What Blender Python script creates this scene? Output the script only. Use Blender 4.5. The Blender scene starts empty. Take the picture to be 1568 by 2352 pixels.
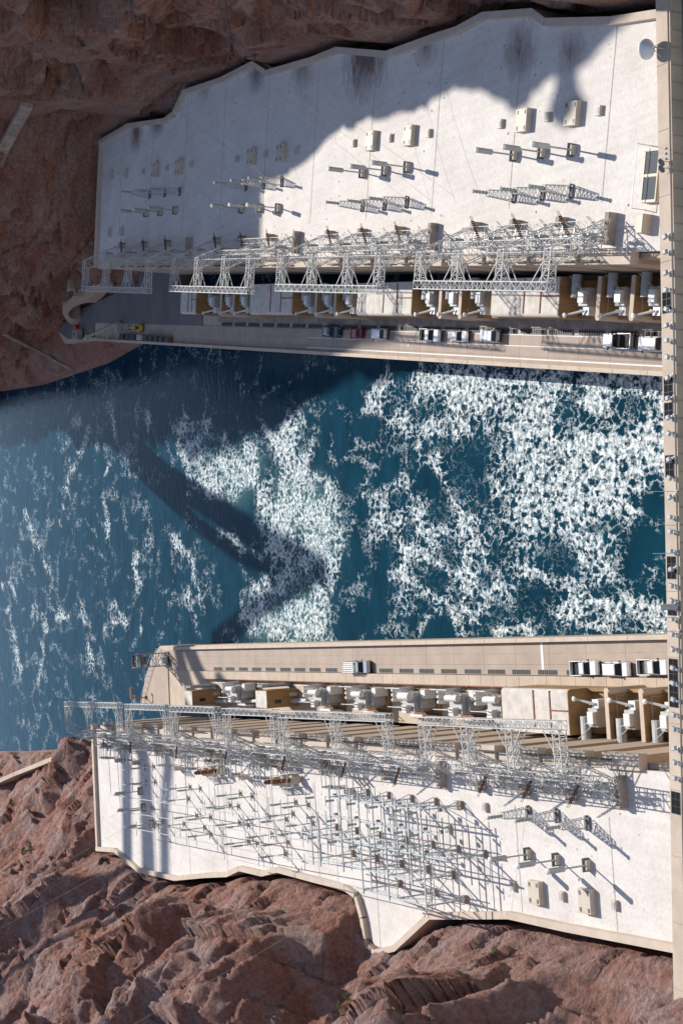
import bpy, math, random
import numpy as np
from mathutils import Vector, Matrix
random.seed(7)
sc = bpy.context.scene
COL = sc.collection

# ------------------------------------------------------------------ camera
CAM_H = 159.0
PITCH = math.atan(1724 / 3190.0)          # looking down from the crest of the dam
ROLL = math.atan2(46, 5916)
U = Vector((0, math.sin(PITCH), math.cos(PITCH)))
R = Vector((1, 0, 0))
F = Vector((0, math.cos(PITCH), -math.sin(PITCH)))
ex = -U * math.cos(ROLL) - R * math.sin(ROLL)   # the camera is held on its side
ey = -U * math.sin(ROLL) + R * math.cos(ROLL)
cam = bpy.data.cameras.new('camera')
cam.sensor_fit = 'VERTICAL'; cam.sensor_height = 24.0; cam.sensor_width = 16.0
cam.lens = 24.0 * 3190 / 2352
cam.clip_start = 1.0; cam.clip_end = 6000
co = bpy.data.objects.new('camera', cam); COL.objects.link(co)
m = Matrix((ex, ey, -F)).transposed().to_4x4(); m.translation = (0, 0, CAM_H)
co.matrix_world = m
sc.camera = co

# ------------------------------------------------------------------ light
SUN_AZ, SUN_EL = math.radians(19.5), math.radians(39.0)   # azimuth from +Y towards +X
SUN = Vector((math.sin(SUN_AZ) * math.cos(SUN_EL), math.cos(SUN_AZ) * math.cos(SUN_EL), math.sin(SUN_EL)))
w = bpy.data.worlds.new('World'); sc.world = w; w.use_nodes = True
nt = w.node_tree
sky = nt.nodes.new('ShaderNodeTexSky'); sky.sky_type = 'NISHITA'; sky.sun_disc = False
sky.sun_elevation = SUN_EL; sky.sun_rotation = SUN_AZ; sky.altitude = 300; sky.dust_density = 0.0; sky.air_density = 1.0
hs = nt.nodes.new('ShaderNodeHueSaturation'); hs.inputs['Saturation'].default_value = 0.85
nt.links.new(sky.outputs[0], hs.inputs['Color']); nt.links.new(hs.outputs[0], nt.nodes['Background'].inputs[0])
nt.nodes['Background'].inputs[1].default_value = 0.14
sl = bpy.data.lights.new('sun', 'SUN'); sl.energy = 4.2; sl.angle = math.radians(0.53); sl.color = (1, 0.955, 0.88)
so = bpy.data.objects.new('sun', sl); COL.objects.link(so)
so.rotation_euler = SUN.to_track_quat('Z', 'Y').to_euler()
so.location = (60, 200, 300)
vs = sc.view_settings; vs.view_transform = 'Standard'; vs.look = 'None'; vs.exposure = 0.53; vs.gamma = 1; vs.use_curve_mapping = False
sc.cycles.max_bounces = 6; sc.cycles.caustics_reflective = False; sc.cycles.caustics_refractive = False

# ------------------------------------------------------------------ materials
def newmat(name):
    m = bpy.data.materials.new(name); m.use_nodes = True
    return m, m.node_tree.nodes, m.node_tree.links, m.node_tree.nodes['Principled BSDF']
def pos_node(N, L, scale=(1, 1, 1), rot=(0, 0, 0)):
    g = N.new('ShaderNodeNewGeometry'); mp = N.new('ShaderNodeMapping')
    mp.inputs['Scale'].default_value = scale; mp.inputs['Rotation'].default_value = rot
    L.new(g.outputs['Position'], mp.inputs['Vector']); return mp.outputs['Vector']
def noise(N, L, vec, scale, detail=4, rough=0.55):
    n = N.new('ShaderNodeTexNoise'); n.inputs['Scale'].default_value = scale
    n.inputs['Detail'].default_value = detail; n.inputs['Roughness'].default_value = rough
    L.new(vec, n.inputs['Vector']); return n.outputs['Fac']
def ramp(N, L, fac, pts):
    r = N.new('ShaderNodeValToRGB'); e = r.color_ramp.elements
    while len(e) < len(pts): e.new(0.5)
    for k, (p, c) in enumerate(pts):
        e[k].position = p; e[k].color = (*c, 1) if len(c) == 3 else c
    L.new(fac, r.inputs['Fac']); return r.outputs['Color']
def mixc(N, L, fac, a, b, mode='MIX'):
    x = N.new('ShaderNodeMix'); x.data_type = 'RGBA'; x.blend_type = mode
    for sock, v in ((x.inputs[0], fac), (x.inputs[6], a), (x.inputs[7], b)):
        if hasattr(v, 'links') or isinstance(v, bpy.types.NodeSocket): L.new(v, sock)
        elif isinstance(v, (int, float)): sock.default_value = v
        else: sock.default_value = (*v, 1)
    return x.outputs[2]
def math_n(N, L, op, a, b=None, c=None, clamp=False):
    x = N.new('ShaderNodeMath'); x.operation = op; x.use_clamp = clamp
    for k, v in enumerate((a, b, c)):
        if v is None: continue
        if isinstance(v, bpy.types.NodeSocket): L.new(v, x.inputs[k])
        else: x.inputs[k].default_value = v
    return x.outputs[0]
def ramp_v(N, L, fac, lo, hi):
    r = N.new('ShaderNodeMapRange'); r.inputs['From Min'].default_value = lo; r.inputs['From Max'].default_value = hi
    L.new(fac, r.inputs['Value']); return r.outputs['Result']
def bump(N, L, bs, h, strength, dist=0.05):
    b = N.new('ShaderNodeBump'); b.inputs['Strength'].default_value = strength; b.inputs['Distance'].default_value = dist
    L.new(h, b.inputs['Height']); L.new(b.outputs[0], bs.inputs['Normal'])
def grained(name, c, var=0.25, scale=0.5, rough=0.85, metal=0.0, bmp=0.0, fine=4.0, stretch=(1, 1, 1)):
    """one colour with broad blotches and fine grain"""
    m, N, L, b = newmat(name)
    v = pos_node(N, L, stretch)
    n1 = noise(N, L, v, scale, 5, 0.6); n2 = noise(N, L, v, fine, 3, 0.6)
    lo = tuple(x * (1 - var) for x in c); hi = tuple(min(1, x * (1 + var)) for x in c)
    c1 = ramp(N, L, n1, [(0.3, lo), (0.7, hi)])
    c2 = ramp(N, L, n2, [(0.3, (1 - var * .6,) * 3), (0.7, (1, 1, 1))])
    L.new(mixc(N, L, 1.0, c1, c2, 'MULTIPLY'), b.inputs['Base Color'])
    b.inputs['Roughness'].default_value = rough; b.inputs['Metallic'].default_value = metal
    if bmp: bump(N, L, b, n2, bmp)
    return m
def plain(name, c, rough=0.5, metal=0.0):
    m, N, L, b = newmat(name)
    b.inputs['Base Color'].default_value = (*c, 1); b.inputs['Roughness'].default_value = rough; b.inputs['Metallic'].default_value = metal
    return m

def roof_material(name, blots):
    m, N, L, b = newmat(name)
    v = pos_node(N, L)
    n1 = noise(N, L, v, 0.12, 6, 0.6); n2 = noise(N, L, v, 2.2, 4, 0.65)
    c = ramp(N, L, n1, [(0.3, (0.63, 0.575, 0.53)), (0.7, (0.735, 0.68, 0.635))])
    c = mixc(N, L, 1.0, c, ramp(N, L, n2, [(0.32, (0.86, 0.85, 0.84)), (0.6, (1, 1, 1))]), 'MULTIPLY')
    # long faint streaks and sheet joints across the roof
    vs_ = pos_node(N, L, (0.9, 0.05, 1)); st = noise(N, L, vs_, 1.0, 3)
    c = mixc(N, L, 1.0, c, ramp(N, L, st, [(0.35, (0.93, 0.925, 0.92)), (0.6, (1, 1, 1))]), 'MULTIPLY')
    # pits
    vo = N.new('ShaderNodeTexVoronoi'); vo.inputs['Scale'].default_value = 0.42; L.new(v, vo.inputs['Vector'])
    pit = ramp(N, L, vo.outputs['Distance'], [(0.06, (1, 1, 1)), (0.11, (0, 0, 0))])
    pn = ramp(N, L, noise(N, L, v, 0.06, 2), [(0.42, (0, 0, 0)), (0.55, (1, 1, 1))])
    c = mixc(N, L, mixc(N, L, 1.0, pit, pn, 'MULTIPLY'), c, (0.16, 0.12, 0.10))
    # rusty dirt washed down from the rim
    vd = pos_node(N, L, (0.55, 1.6, 1)); nd = noise(N, L, vd, 0.55, 6, 0.8)
    for (x, y, r, k) in blots:
        g = N.new('ShaderNodeNewGeometry'); d = N.new('ShaderNodeVectorMath'); d.operation = 'DISTANCE'
        L.new(g.outputs['Position'], d.inputs[0]); d.inputs[1].default_value = (x, y, 32)
        f = math_n(N, L, 'DIVIDE', d.outputs['Value'], r)
        f = math_n(N, L, 'SUBTRACT', 1.0, f, clamp=True)
        f = math_n(N, L, 'MULTIPLY', f, 1.1)
        f = math_n(N, L, 'ADD', f, nd); f = math_n(N, L, 'SUBTRACT', f, 1.0, clamp=True)
        f = math_n(N, L, 'MULTIPLY', f, k * 2.4, clamp=True)
        # only inside the radius
        ins = math_n(N, L, 'LESS_THAN', d.outputs['Value'], r); f = math_n(N, L, 'MULTIPLY', f, ins)
        c = mixc(N, L, f, c, (0.17, 0.105, 0.09))
    L.new(c, b.inputs['Base Color']); b.inputs['Roughness'].default_value = 0.9
    bump(N, L, b, n2, 0.5, 0.04)
    return m

M = {}
M['roof_r'] = roof_material('roof_gravel_stained', [(85, 224, 17, 1.0), (71, 176, 10, .6), (67.5, 163, 7, .5), (101, 331, 12, .9), (102, 300, 10, .8), (100, 347, 10, .8), (95, 272, 10, .6), (90, 250, 12, .5), (80, 203, 8, .5)])
M['roof_l'] = roof_material('roof_gravel_pale', [(-82, 300, 10, .12), (-95, 345, 9, .25), (-62, 165, 10, .1)])
M['joint'] = grained('roof_joint_mortar', (0.50, 0.43, 0.38), 0.25, 1.0, 0.9)
M['beige'] = grained('beige_concrete', (0.50, 0.40, 0.31), 0.14, 0.25, 0.88, bmp=0.15)
M['coping'] = grained('coping_concrete', (0.54, 0.44, 0.35), 0.12, 0.35, 0.88, bmp=0.15)
M['wall'] = grained('wall_concrete', (0.47, 0.365, 0.27), 0.16, 0.18, 0.9, bmp=0.15, stretch=(1, 1, .35))
M['deck'] = grained('deck_concrete', (0.40, 0.315, 0.255), 0.12, 0.2, 0.9, bmp=0.1)
M['walk'] = grained('walkway_concrete', (0.36, 0.29, 0.235), 0.3, 0.45, 0.9, bmp=0.1)
M['plaza'] = grained('plaza_paving', (0.17, 0.155, 0.15), 0.18, 0.1, 0.9, bmp=0.1)
M['bay'] = grained('rusty_stained_concrete', (0.36, 0.215, 0.095), 0.32, 0.35, 0.9, bmp=0.15, stretch=(1, 1, .3))
M['bayfloor'] = grained('bay_floor', (0.13, 0.095, 0.06), 0.35, 0.5, 0.9)
M['blockroof'] = grained('block_roof_felt', (0.60, 0.55, 0.49), 0.18, 0.6, 0.9, bmp=0.3)
M['steel'] = grained('galvanised_steel', (0.52, 0.51, 0.49), 0.2, 1.5, 0.7)
M['steel_dark'] = grained('weathered_steel', (0.20, 0.20, 0.195), 0.25, 1.5, 0.6, metal=0.3)
M['pipe'] = grained('aluminium_pipe', (0.45, 0.48, 0.48), 0.15, 1.0, 0.6)
M['white'] = grained('white_paint', (0.68, 0.68, 0.66), 0.14, 1.2, 0.5)
M['greywhite'] = grained('grey_white_paint', (0.42, 0.42, 0.41), 0.2, 1.2, 0.6)
M['porcelain'] = plain('grey_porcelain', (0.32, 0.35, 0.33), 0.3)
M['brown_porcelain'] = plain('brown_porcelain', (0.085, 0.03, 0.022), 0.25)
M['dark'] = plain('dark_steel', (0.03, 0.03, 0.032), 0.6)
M['panel'] = plain('matt_black_panel', (0.02, 0.02, 0.022), 1.0)
M['panel'].node_tree.nodes['Principled BSDF'].inputs['Specular IOR Level'].default_value = 0.05
M['pane'] = plain('grey_wired_glass', (0.09, 0.10, 0.11), 0.9)
M['black'] = plain('black_rubber', (0.018, 0.018, 0.018), 0.8)
M['glass'] = plain('dark_glass', (0.012, 0.015, 0.018), 0.08)
M['line'] = grained('road_paint', (0.72, 0.71, 0.68), 0.15, 2, 0.7)
M['yellow'] = grained('yellow_paint', (0.62, 0.40, 0.03), 0.12, 2, 0.5)
M['orange'] = grained('orange_rust_paint', (0.42, 0.19, 0.05), 0.2, 2, 0.6)
M['red'] = plain('red_paint', (0.55, 0.02, 0.02), 0.4)
M['rust'] = grained('rust', (0.24, 0.09, 0.045), 0.3, 2, 0.8)
M['car_white'] = plain('car_white', (0.78, 0.78, 0.77), 0.22)
M['car_red'] = plain('car_red', (0.33, 0.012, 0.025), 0.2)
M['car_blue'] = plain('car_navy', (0.035, 0.05, 0.075), 0.25)
M['car_silver'] = plain('car_silver', (0.5, 0.51, 0.52), 0.25, 0.4)
M['rim'] = plain('wheel_rim', (0.4, 0.4, 0.4), 0.35, 0.7)
M['lamp_glass'] = plain('lamp_glass', (0.6, 0.62, 0.62), 0.1)
M['tail'] = plain('tail_lamp', (0.25, 0.01, 0.01), 0.2)
M['green'] = plain('green_paint', (0.10, 0.22, 0.10), 0.5)
M['blue_sign'] = plain('blue_paint', (0.05, 0.2, 0.3), 0.5)
M['wire'] = plain('conductor_wire', (0.24, 0.21, 0.19), 0.6)
M['tan_box'] = grained('tan_paint', (0.55, 0.47, 0.37), 0.08, 1.0, 0.6)

def leaf_mat():
    m, N, L, b = newmat('shrub_leaves')
    v = pos_node(N, L); n = noise(N, L, v, 1.5, 2)
    L.new(ramp(N, L, n, [(0.3, (0.05, 0.075, 0.025)), (0.7, (0.16, 0.17, 0.06))]), b.inputs['Base Color'])
    b.inputs['Roughness'].default_value = 0.8
    return m
M['leaf'] = leaf_mat()

def rock_material(name, seed, tone):
    m, N, L, b = newmat(name)
    v = pos_node(N, L, (1, 1, 1), (0.3, 0.5, 0.4 + seed))
    n1 = noise(N, L, v, 0.035, 6, 0.6); n2 = noise(N, L, v, 0.22, 6, 0.65); n3 = noise(N, L, v, 1.1, 6, 0.75)
    vb = pos_node(N, L, (0.25, 0.12, 0.9), (0.5, 0.2, seed)); n4 = noise(N, L, vb, 0.25, 5, 0.6)
    c = ramp(N, L, n1, [(0.32, (0.33, 0.15, 0.10)), (0.5, (0.37, 0.205, 0.155)), (0.66, (0.36, 0.23, 0.19))])
    c = mixc(N, L, ramp(N, L, n4, [(0.46, (0, 0, 0)), (0.62, (.9, .9, .9))]), c, (0.42, 0.33, 0.30))
    c = mixc(N, L, ramp(N, L, n2, [(0.56, (0, 0, 0)), (0.72, (.8, .8, .8))]), c, (0.29, 0.125, 0.065))
    vt = pos_node(N, L, (0.5, 0.06, 0.25), (0.2, 0.3, 0.35)); n5 = noise(N, L, vt, 0.3, 4, 0.6)
    c = mixc(N, L, ramp(N, L, n5, [(0.62, (0, 0, 0)), (0.72, (.7, .7, .7))]), c, (0.46, 0.35, 0.28))
    c = mixc(N, L, 1.0, c, ramp(N, L, n3, [(0.3, (0.5, 0.46, 0.44)), (0.62, (1.1, 1.1, 1.1))]), 'MULTIPLY')
    c = mixc(N, L, 1.0, c, tone, 'MULTIPLY')
    L.new(c, b.inputs['Base Color']); b.inputs['Roughness'].default_value = 0.92
    wv = N.new('ShaderNodeVectorMath'); wv.operation = 'ADD'; vc = pos_node(N, L, (0.5, 1.0, 0.8), (0.7, 0.3, 0.5 + seed))
    nn = N.new('ShaderNodeTexNoise'); nn.inputs['Scale'].default_value = 0.35; L.new(vc, nn.inputs['Vector'])
    L.new(vc, wv.inputs[0]); L.new(nn.outputs['Color'], wv.inputs[1])
    vr = N.new('ShaderNodeTexVoronoi'); vr.feature = 'DISTANCE_TO_EDGE'; vr.inputs['Scale'].default_value = 0.17; L.new(wv.outputs[0], vr.inputs['Vector'])
    crack = ramp_v(N, L, vr.outputs['Distance'], 0.0, 0.09)
    hb = math_n(N, L, 'ADD', math_n(N, L, 'MULTIPLY', n2, 1.6), n3); hb = math_n(N, L, 'ADD', hb, math_n(N, L, 'MULTIPLY', crack, 0.22))
    bump(N, L, b, hb, 1.0, 1.1)
    return m
M['rock_r'] = rock_material('canyon_rock', 0.0, (1.0, .82, .72))
M['rock_l'] = rock_material('canyon_rock_pink', 0.7, (.92, .79, .77))

def water_material():
    m, N, L, b = newmat('river_water')
    at = N.new('ShaderNodeAttribute'); at.attribute_name = 'turb'
    pale = N.new('ShaderNodeAttribute'); pale.attribute_name = 'foam'
    tv, fm = at.outputs['Fac'], pale.outputs['Fac']
    tb = math_n(N, L, 'MULTIPLY', tv, 2.2, clamp=True)
    v = pos_node(N, L); vs_ = pos_node(N, L, (0.55, 1.0, 1)); vl = pos_node(N, L, (0.8, 0.6, 1))
    n1 = noise(N, L, vs_, 0.55, 3.5, 0.55); n2 = noise(N, L, v, 1.5, 2, 0.5); n3 = noise(N, L, vs_, 0.16, 3, 0.5)
    # foam and painted sun glints: torn white threads where the outflow boils up
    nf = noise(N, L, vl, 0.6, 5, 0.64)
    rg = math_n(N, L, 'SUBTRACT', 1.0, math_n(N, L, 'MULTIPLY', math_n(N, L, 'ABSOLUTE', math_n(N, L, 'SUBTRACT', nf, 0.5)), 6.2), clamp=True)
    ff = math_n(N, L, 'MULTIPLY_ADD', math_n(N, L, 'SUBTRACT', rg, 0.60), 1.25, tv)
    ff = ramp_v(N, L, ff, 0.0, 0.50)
    # ripples everywhere, chop where it boils
    amp = math_n(N, L, 'MULTIPLY_ADD', tb, 0.9, 0.09)
    h = math_n(N, L, 'ADD', math_n(N, L, 'MULTIPLY_ADD', n1, 1.0, -0.5), math_n(N, L, 'MULTIPLY_ADD', n2, 0.30, -0.15))
    h = math_n(N, L, 'MULTIPLY', h, amp)
    bp_ = N.new('ShaderNodeBump'); bp_.inputs['Strength'].default_value = 1.0; bp_.inputs['Distance'].default_value = 0.85
    L.new(h, bp_.inputs['Height']); L.new(bp_.outputs[0], b.inputs['Normal'])
    c = ramp(N, L, n3, [(0.3, (0.0034, 0.026, 0.044)), (0.7, (0.0060, 0.042, 0.070))])
    c = mixc(N, L, math_n(N, L, 'MULTIPLY', fm, 0.8), c, (0.11, 0.22, 0.21))
    foam_glint_c = mixc(N, L, ramp_v(N, L, noise(N, L, v, 0.95, 4, 0.65), 0.40, 0.58), (0.14, 0.22, 0.24), (0.84, 0.86, 0.85))
    c = mixc(N, L, math_n(N, L, 'MULTIPLY', ff, 0.88), c, foam_glint_c)
    L.new(c, b.inputs['Base Color'])
    r = math_n(N, L, 'MULTIPLY_ADD', ff, 0.25, 0.10)
    L.new(r, b.inputs['Roughness']); b.inputs['IOR'].default_value = 1.333; b.inputs['Specular IOR Level'].default_value = 0.045
    return m
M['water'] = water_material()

# ------------------------------------------------------------------ mesh helpers
class MB:
    def __init__(s): s.v = []; s.f = []
    def box(s, x0, x1, y0, y1, z0, z1):
        b = len(s.v)
        s.v += [(x0, y0, z0), (x1, y0, z0), (x1, y1, z0), (x0, y1, z0), (x0, y0, z1), (x1, y0, z1), (x1, y1, z1), (x0, y1, z1)]
        s.f += [tuple(b + k for k in q) for q in ((3, 2, 1, 0), (4, 5, 6, 7), (0, 1, 5, 4), (1, 2, 6, 5), (2, 3, 7, 6), (3, 0, 4, 7))]
        return s
    def chbox(s, x0, x1, y0, y1, z0, z1, c):
        """box with chamfered upper edges"""
        b = len(s.v)
        s.v += [(x0, y0, z0), (x1, y0, z0), (x1, y1, z0), (x0, y1, z0), (x0, y0, z1 - c), (x1, y0, z1 - c), (x1, y1, z1 - c), (x0, y1, z1 - c),
                (x0 + c, y0 + c, z1), (x1 - c, y0 + c, z1), (x1 - c, y1 - c, z1), (x0 + c, y1 - c, z1)]
        s.f += [tuple(b + k for k in q) for q in ((3, 2, 1, 0), (0, 1, 5, 4), (1, 2, 6, 5), (2, 3, 7, 6), (3, 0, 4, 7), (4, 5, 9, 8), (5, 6, 10, 9), (6, 7, 11, 10), (7, 4, 8, 11), (8, 9, 10, 11))]
        return s
    def bar(s, a, b, t=0.16, n=4, t2=None):
        a = Vector(a); b = Vector(b); d = b - a
        if d.length < 1e-6: return s
        d.normalize(); up = Vector((0, 0, 1)) if abs(d.z) < 0.95 else Vector((1, 0, 0))
        u = d.cross(up).normalized(); w_ = d.cross(u)
        t2 = t if t2 is None else t2
        k0 = len(s.v); off = math.pi / 4 if n == 4 else 0; sc_ = 0.7071 if n == 4 else 0.5
        for p, tt in ((a, t), (b, t2)):
            for k in range(n):
                an = off + 2 * math.pi * k / n
                s.v.append(tuple(p + (u * math.cos(an) + w_ * math.sin(an)) * tt * sc_))
        for k in range(n):
            s.f.append((k0 + k, k0 + (k + 1) % n, k0 + n + (k + 1) % n, k0 + n + k))
        s.f.append(tuple(k0 + k for k in reversed(range(n)))); s.f.append(tuple(k0 + n + k for k in range(n)))
        return s
    def path(s, pts, t=0.1, n=4):
        for a, b in zip(pts, pts[1:]): s.bar(a, b, t, n)
        return s
    def rings(s, rings, cap=True):
        k0 = len(s.v); n = len(rings[0])
        for r in rings: s.v += [tuple(p) for p in r]
        for j in range(len(rings) - 1):
            for k in range(n):
                a = k0 + j * n
                s.f.append((a + k, a + (k + 1) % n, a + n + (k + 1) % n, a + n + k))
        if cap:
            s.f.append(tuple(k0 + k for k in reversed(range(n)))); e = k0 + (len(rings) - 1) * n
            s.f.append(tuple(e + k for k in range(n)))
        return s
    def lathe(s, prof, c=(0, 0, 0), n=12):
        return s.rings([[(c[0] + r * math.cos(2 * math.pi * k / n), c[1] + r * math.sin(2 * math.pi * k / n), c[2] + z) for k in range(n)] for r, z in prof])
    def prism(s, poly, z0, z1):
        k0 = len(s.v); n = len(poly)
        s.v += [(x, y, z0) for x, y in poly] + [(x, y, z1) for x, y in poly]
        s.f.append(tuple(k0 + k for k in reversed(range(n)))); s.f.append(tuple(k0 + n + k for k in range(n)))
        for k in range(n): s.f.append((k0 + k, k0 + (k + 1) % n, k0 + n + (k + 1) % n, k0 + n + k))
        return s
    def truss(s, a, b, wv, hv, panels, t=0.16, tl=0.1):
        """box truss from a to b; wv/hv = vectors across"""
        a = Vector(a); b = Vector(b); wv = Vector(wv); hv = Vector(hv)
        cs = [Vector((0, 0, 0)), wv, wv + hv, hv]
        for c in cs: s.bar(a + c, b + c, t)
        for j in range(panels + 1):
            p = a.lerp(b, j / panels)
            for k in range(4): s.bar(p + cs[k], p + cs[(k + 1) % 4], tl)
            if j < panels:
                q = a.lerp(b, (j + 1) / panels)
                for k in range(4):
                    c0, c1 = cs[k], cs[(k + 1) % 4]
                    if j % 2: c0, c1 = c1, c0
                    s.bar(p + c0, q + c1, tl)
        return s
    def ladder(s, a, b, hv, panels, t=0.14, tl=0.09):
        a = Vector(a); b = Vector(b); hv = Vector(hv)
        s.bar(a, b, t); s.bar(a + hv, b + hv, t)
        for j in range(panels):
            p = a.lerp(b, j / panels); q = a.lerp(b, (j + 1) / panels)
            s.bar(p + (hv if j % 2 else Vector()), q + (Vector() if j % 2 else hv), tl); s.bar(p, p + hv, tl)
        s.bar(b, b + hv, tl)
        return s
    def mesh(s, name, mat, smooth=False):
        me = bpy.data.meshes.new(name); me.from_pydata(s.v, [], s.f); me.materials.append(mat)
        me.update()
        if smooth:
            me.polygons.foreach_set('use_smooth', [True] * len(me.polygons))
        return me
    def obj(s, name, mat, parent=None, loc=(0, 0, 0), rz=0.0, smooth=False):
        return link(name, s.mesh(name, mat, smooth), parent, loc, rz)
def link(name, data, parent=None, loc=(0, 0, 0), rz=0.0):
    o = bpy.data.objects.new(name, data); COL.objects.link(o); o.location = loc; o.rotation_euler = (0, 0, rz)
    if parent is not None: o.parent = parent
    return o
def tag(o, label=None, cat=None, group=None, kind=None):
    if label: o['label'] = label
    if cat: o['category'] = cat
    if group: o['group'] = group
    if kind: o['kind'] = kind
    return o
def children(o): return KIDS.get(o.name, [])
KIDS = {}
def copy_tree(o, parent=None):
    c = o.copy(); COL.objects.link(c)
    if parent is not None: c.parent = parent
    for ch in [x for x in bpy.data.objects if x.parent == o]: copy_tree(ch, c)
    return c

class Frame:
    """plan coordinates of a powerhouse wing: o = metres away from the river edge of its roof, s = metres downstream"""
    def __init__(f, x, y, ang, sg, slope=0.0): f.x, f.y, f.a, f.sg, f.k = x, y, ang, sg, slope
    def w(f, o, s, z=0.0):
        lx = f.sg * o; c, n = math.cos(f.a), math.sin(f.a)
        return Vector((f.x + c * lx - n * s, f.y + n * lx + c * s, z))
    def thing(f, name, o, s, z, label, cat, group=None, turn=0.0):
        e = link(name, None, None, f.w(o, s, z), f.a + turn); e.empty_display_size = 0.5
        return tag(e, label, cat, group)
RW = Frame(33.8, 143.8, -0.1536, 1)        # right-bank wing (upper one in the photograph)
LW = Frame(-34.2, 142.8, 0.1091, -1)       # left-bank wing (lower one)
RR = Frame(33.8, 143.8, -0.1536 + 0.022, 1)   # road and bays of the right-bank wing
LR = Frame(-34.2, 142.8, 0.1091 - 0.018, -1)
WATER, ROAD, ROOF = 0.0, 9.0, 32.0

# ------------------------------------------------------------------ noise
def _hash(ix, iy, iz, seed):
    h = (ix.astype(np.int64) * 374761393 + iy.astype(np.int64) * 668265263 + iz.astype(np.int64) * 2147483647 + seed * 974634777) & 0xFFFFFFFF
    h = ((h ^ (h >> 13)) * 1274126177) & 0xFFFFFFFF
    return (h ^ (h >> 16)) & 0xFFFFFFFF
def perlin(x, y, z, seed=0):
    xi, yi, zi = np.floor(x), np.floor(y), np.floor(z)
    fx, fy, fz = x - xi, y - yi, z - zi
    u = fx * fx * fx * (fx * (fx * 6 - 15) + 10); v = fy * fy * fy * (fy * (fy * 6 - 15) + 10); w_ = fz * fz * fz * (fz * (fz * 6 - 15) + 10)
    def g(dx, dy, dz):
        h = _hash(xi + dx, yi + dy, zi + dz, seed)
        gx = ((h & 1023) / 511.5) - 1; gy = (((h >> 10) & 1023) / 511.5) - 1; gz = (((h >> 20) & 1023) / 511.5) - 1
        return gx * (fx - dx) + gy * (fy - dy) + gz * (fz - dz)
    def lp(t, a, b): return a + t * (b - a)
    return lp(w_, lp(v, lp(u, g(0, 0, 0), g(1, 0, 0)), lp(u, g(0, 1, 0), g(1, 1, 0))), lp(v, lp(u, g(0, 0, 1), g(1, 0, 1)), lp(u, g(0, 1, 1), g(1, 1, 1))))
def fbm(x, y, z, oct=5, seed=0, gain=0.5):
    a, t, n = 1.0, 0.0, 0.0
    for k in range(oct):
        t = t + a * perlin(x, y, z, seed + k); n += a; a *= gain; x, y, z = x * 2.03, y * 2.03, z * 2.03
    return t / n
def ridged(x, y, z, oct=5, seed=0):
    a, t, n = 1.0, 0.0, 0.0
    for k in range(oct):
        t = t + a * (1 - 2.2 * np.abs(perlin(x, y, z, seed + k))); n += a; a *= 0.5; x, y, z = x * 2.07, y * 2.07, z * 2.07
    return t / n
def facets(x, y, z, size, seed, tilt=0.7):
    """broken rock: every cell of a Worley pattern is a flat facet with its own height and tilt"""
    x, y, z = x / size, y / size, z / size
    xi, yi, zi = np.floor(x), np.floor(y), np.floor(z)
    best = np.full(x.shape, 1e9); val = np.zeros(x.shape)
    for dx in (-1, 0, 1):
        for dy in (-1, 0, 1):
            for dz in (-1, 0, 1):
                cx, cy, cz = xi + dx, yi + dy, zi + dz
                h = _hash(cx, cy, cz, seed); h2 = _hash(cx, cy, cz, seed + 17)
                px = cx + (h & 1023) / 1023.; py = cy + ((h >> 10) & 1023) / 1023.; pz = cz + ((h >> 20) & 1023) / 1023.
                ex_, ey_, ez_ = x - px, y - py, z - pz
                d = ex_ * ex_ + ey_ * ey_ + ez_ * ez_
                gx = (h2 & 1023) / 511.5 - 1; gy = ((h2 >> 10) & 1023) / 511.5 - 1; gz = ((h2 >> 20) & 1023) / 511.5 - 1
                v = ((h2 >> 5) & 1023) / 1023. - .5 + tilt * (gx * ex_ + gy * ey_ + gz * ez_)
                mk = d < best; best = np.where(mk, d, best); val = np.where(mk, v, val)
    return val * size
def grid_obj(name, X, Y, Z, mat, flip=False, smooth=True):
    r, c = X.shape
    me = bpy.data.meshes.new(name)
    V = np.stack([X, Y, Z], -1).reshape(-1, 3).astype(np.float32)
    i = np.arange(r * c).reshape(r, c)
    q = np.stack([i[:-1, :-1], i[:-1, 1:], i[1:, 1:], i[1:, :-1]], -1).reshape(-1, 4)
    if flip: q = q[:, ::-1]
    me.vertices.add(len(V)); me.vertices.foreach_set('co', V.ravel())
    me.loops.add(q.size); me.loops.foreach_set('vertex_index', np.ascontiguousarray(q).ravel().astype(np.int32))
    me.polygons.add(len(q)); me.polygons.foreach_set('loop_start', np.arange(0, q.size, 4, dtype=np.int32))
    me.polygons.foreach_set('use_smooth', np.full(len(q), smooth))
    me.materials.append(mat); me.update(); me.validate()
    return link(name, me)
def smooth(a, b, x):
    t = np.clip((x - a) / (b - a), 0, 1); return t * t * (3 - 2 * t)

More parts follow.
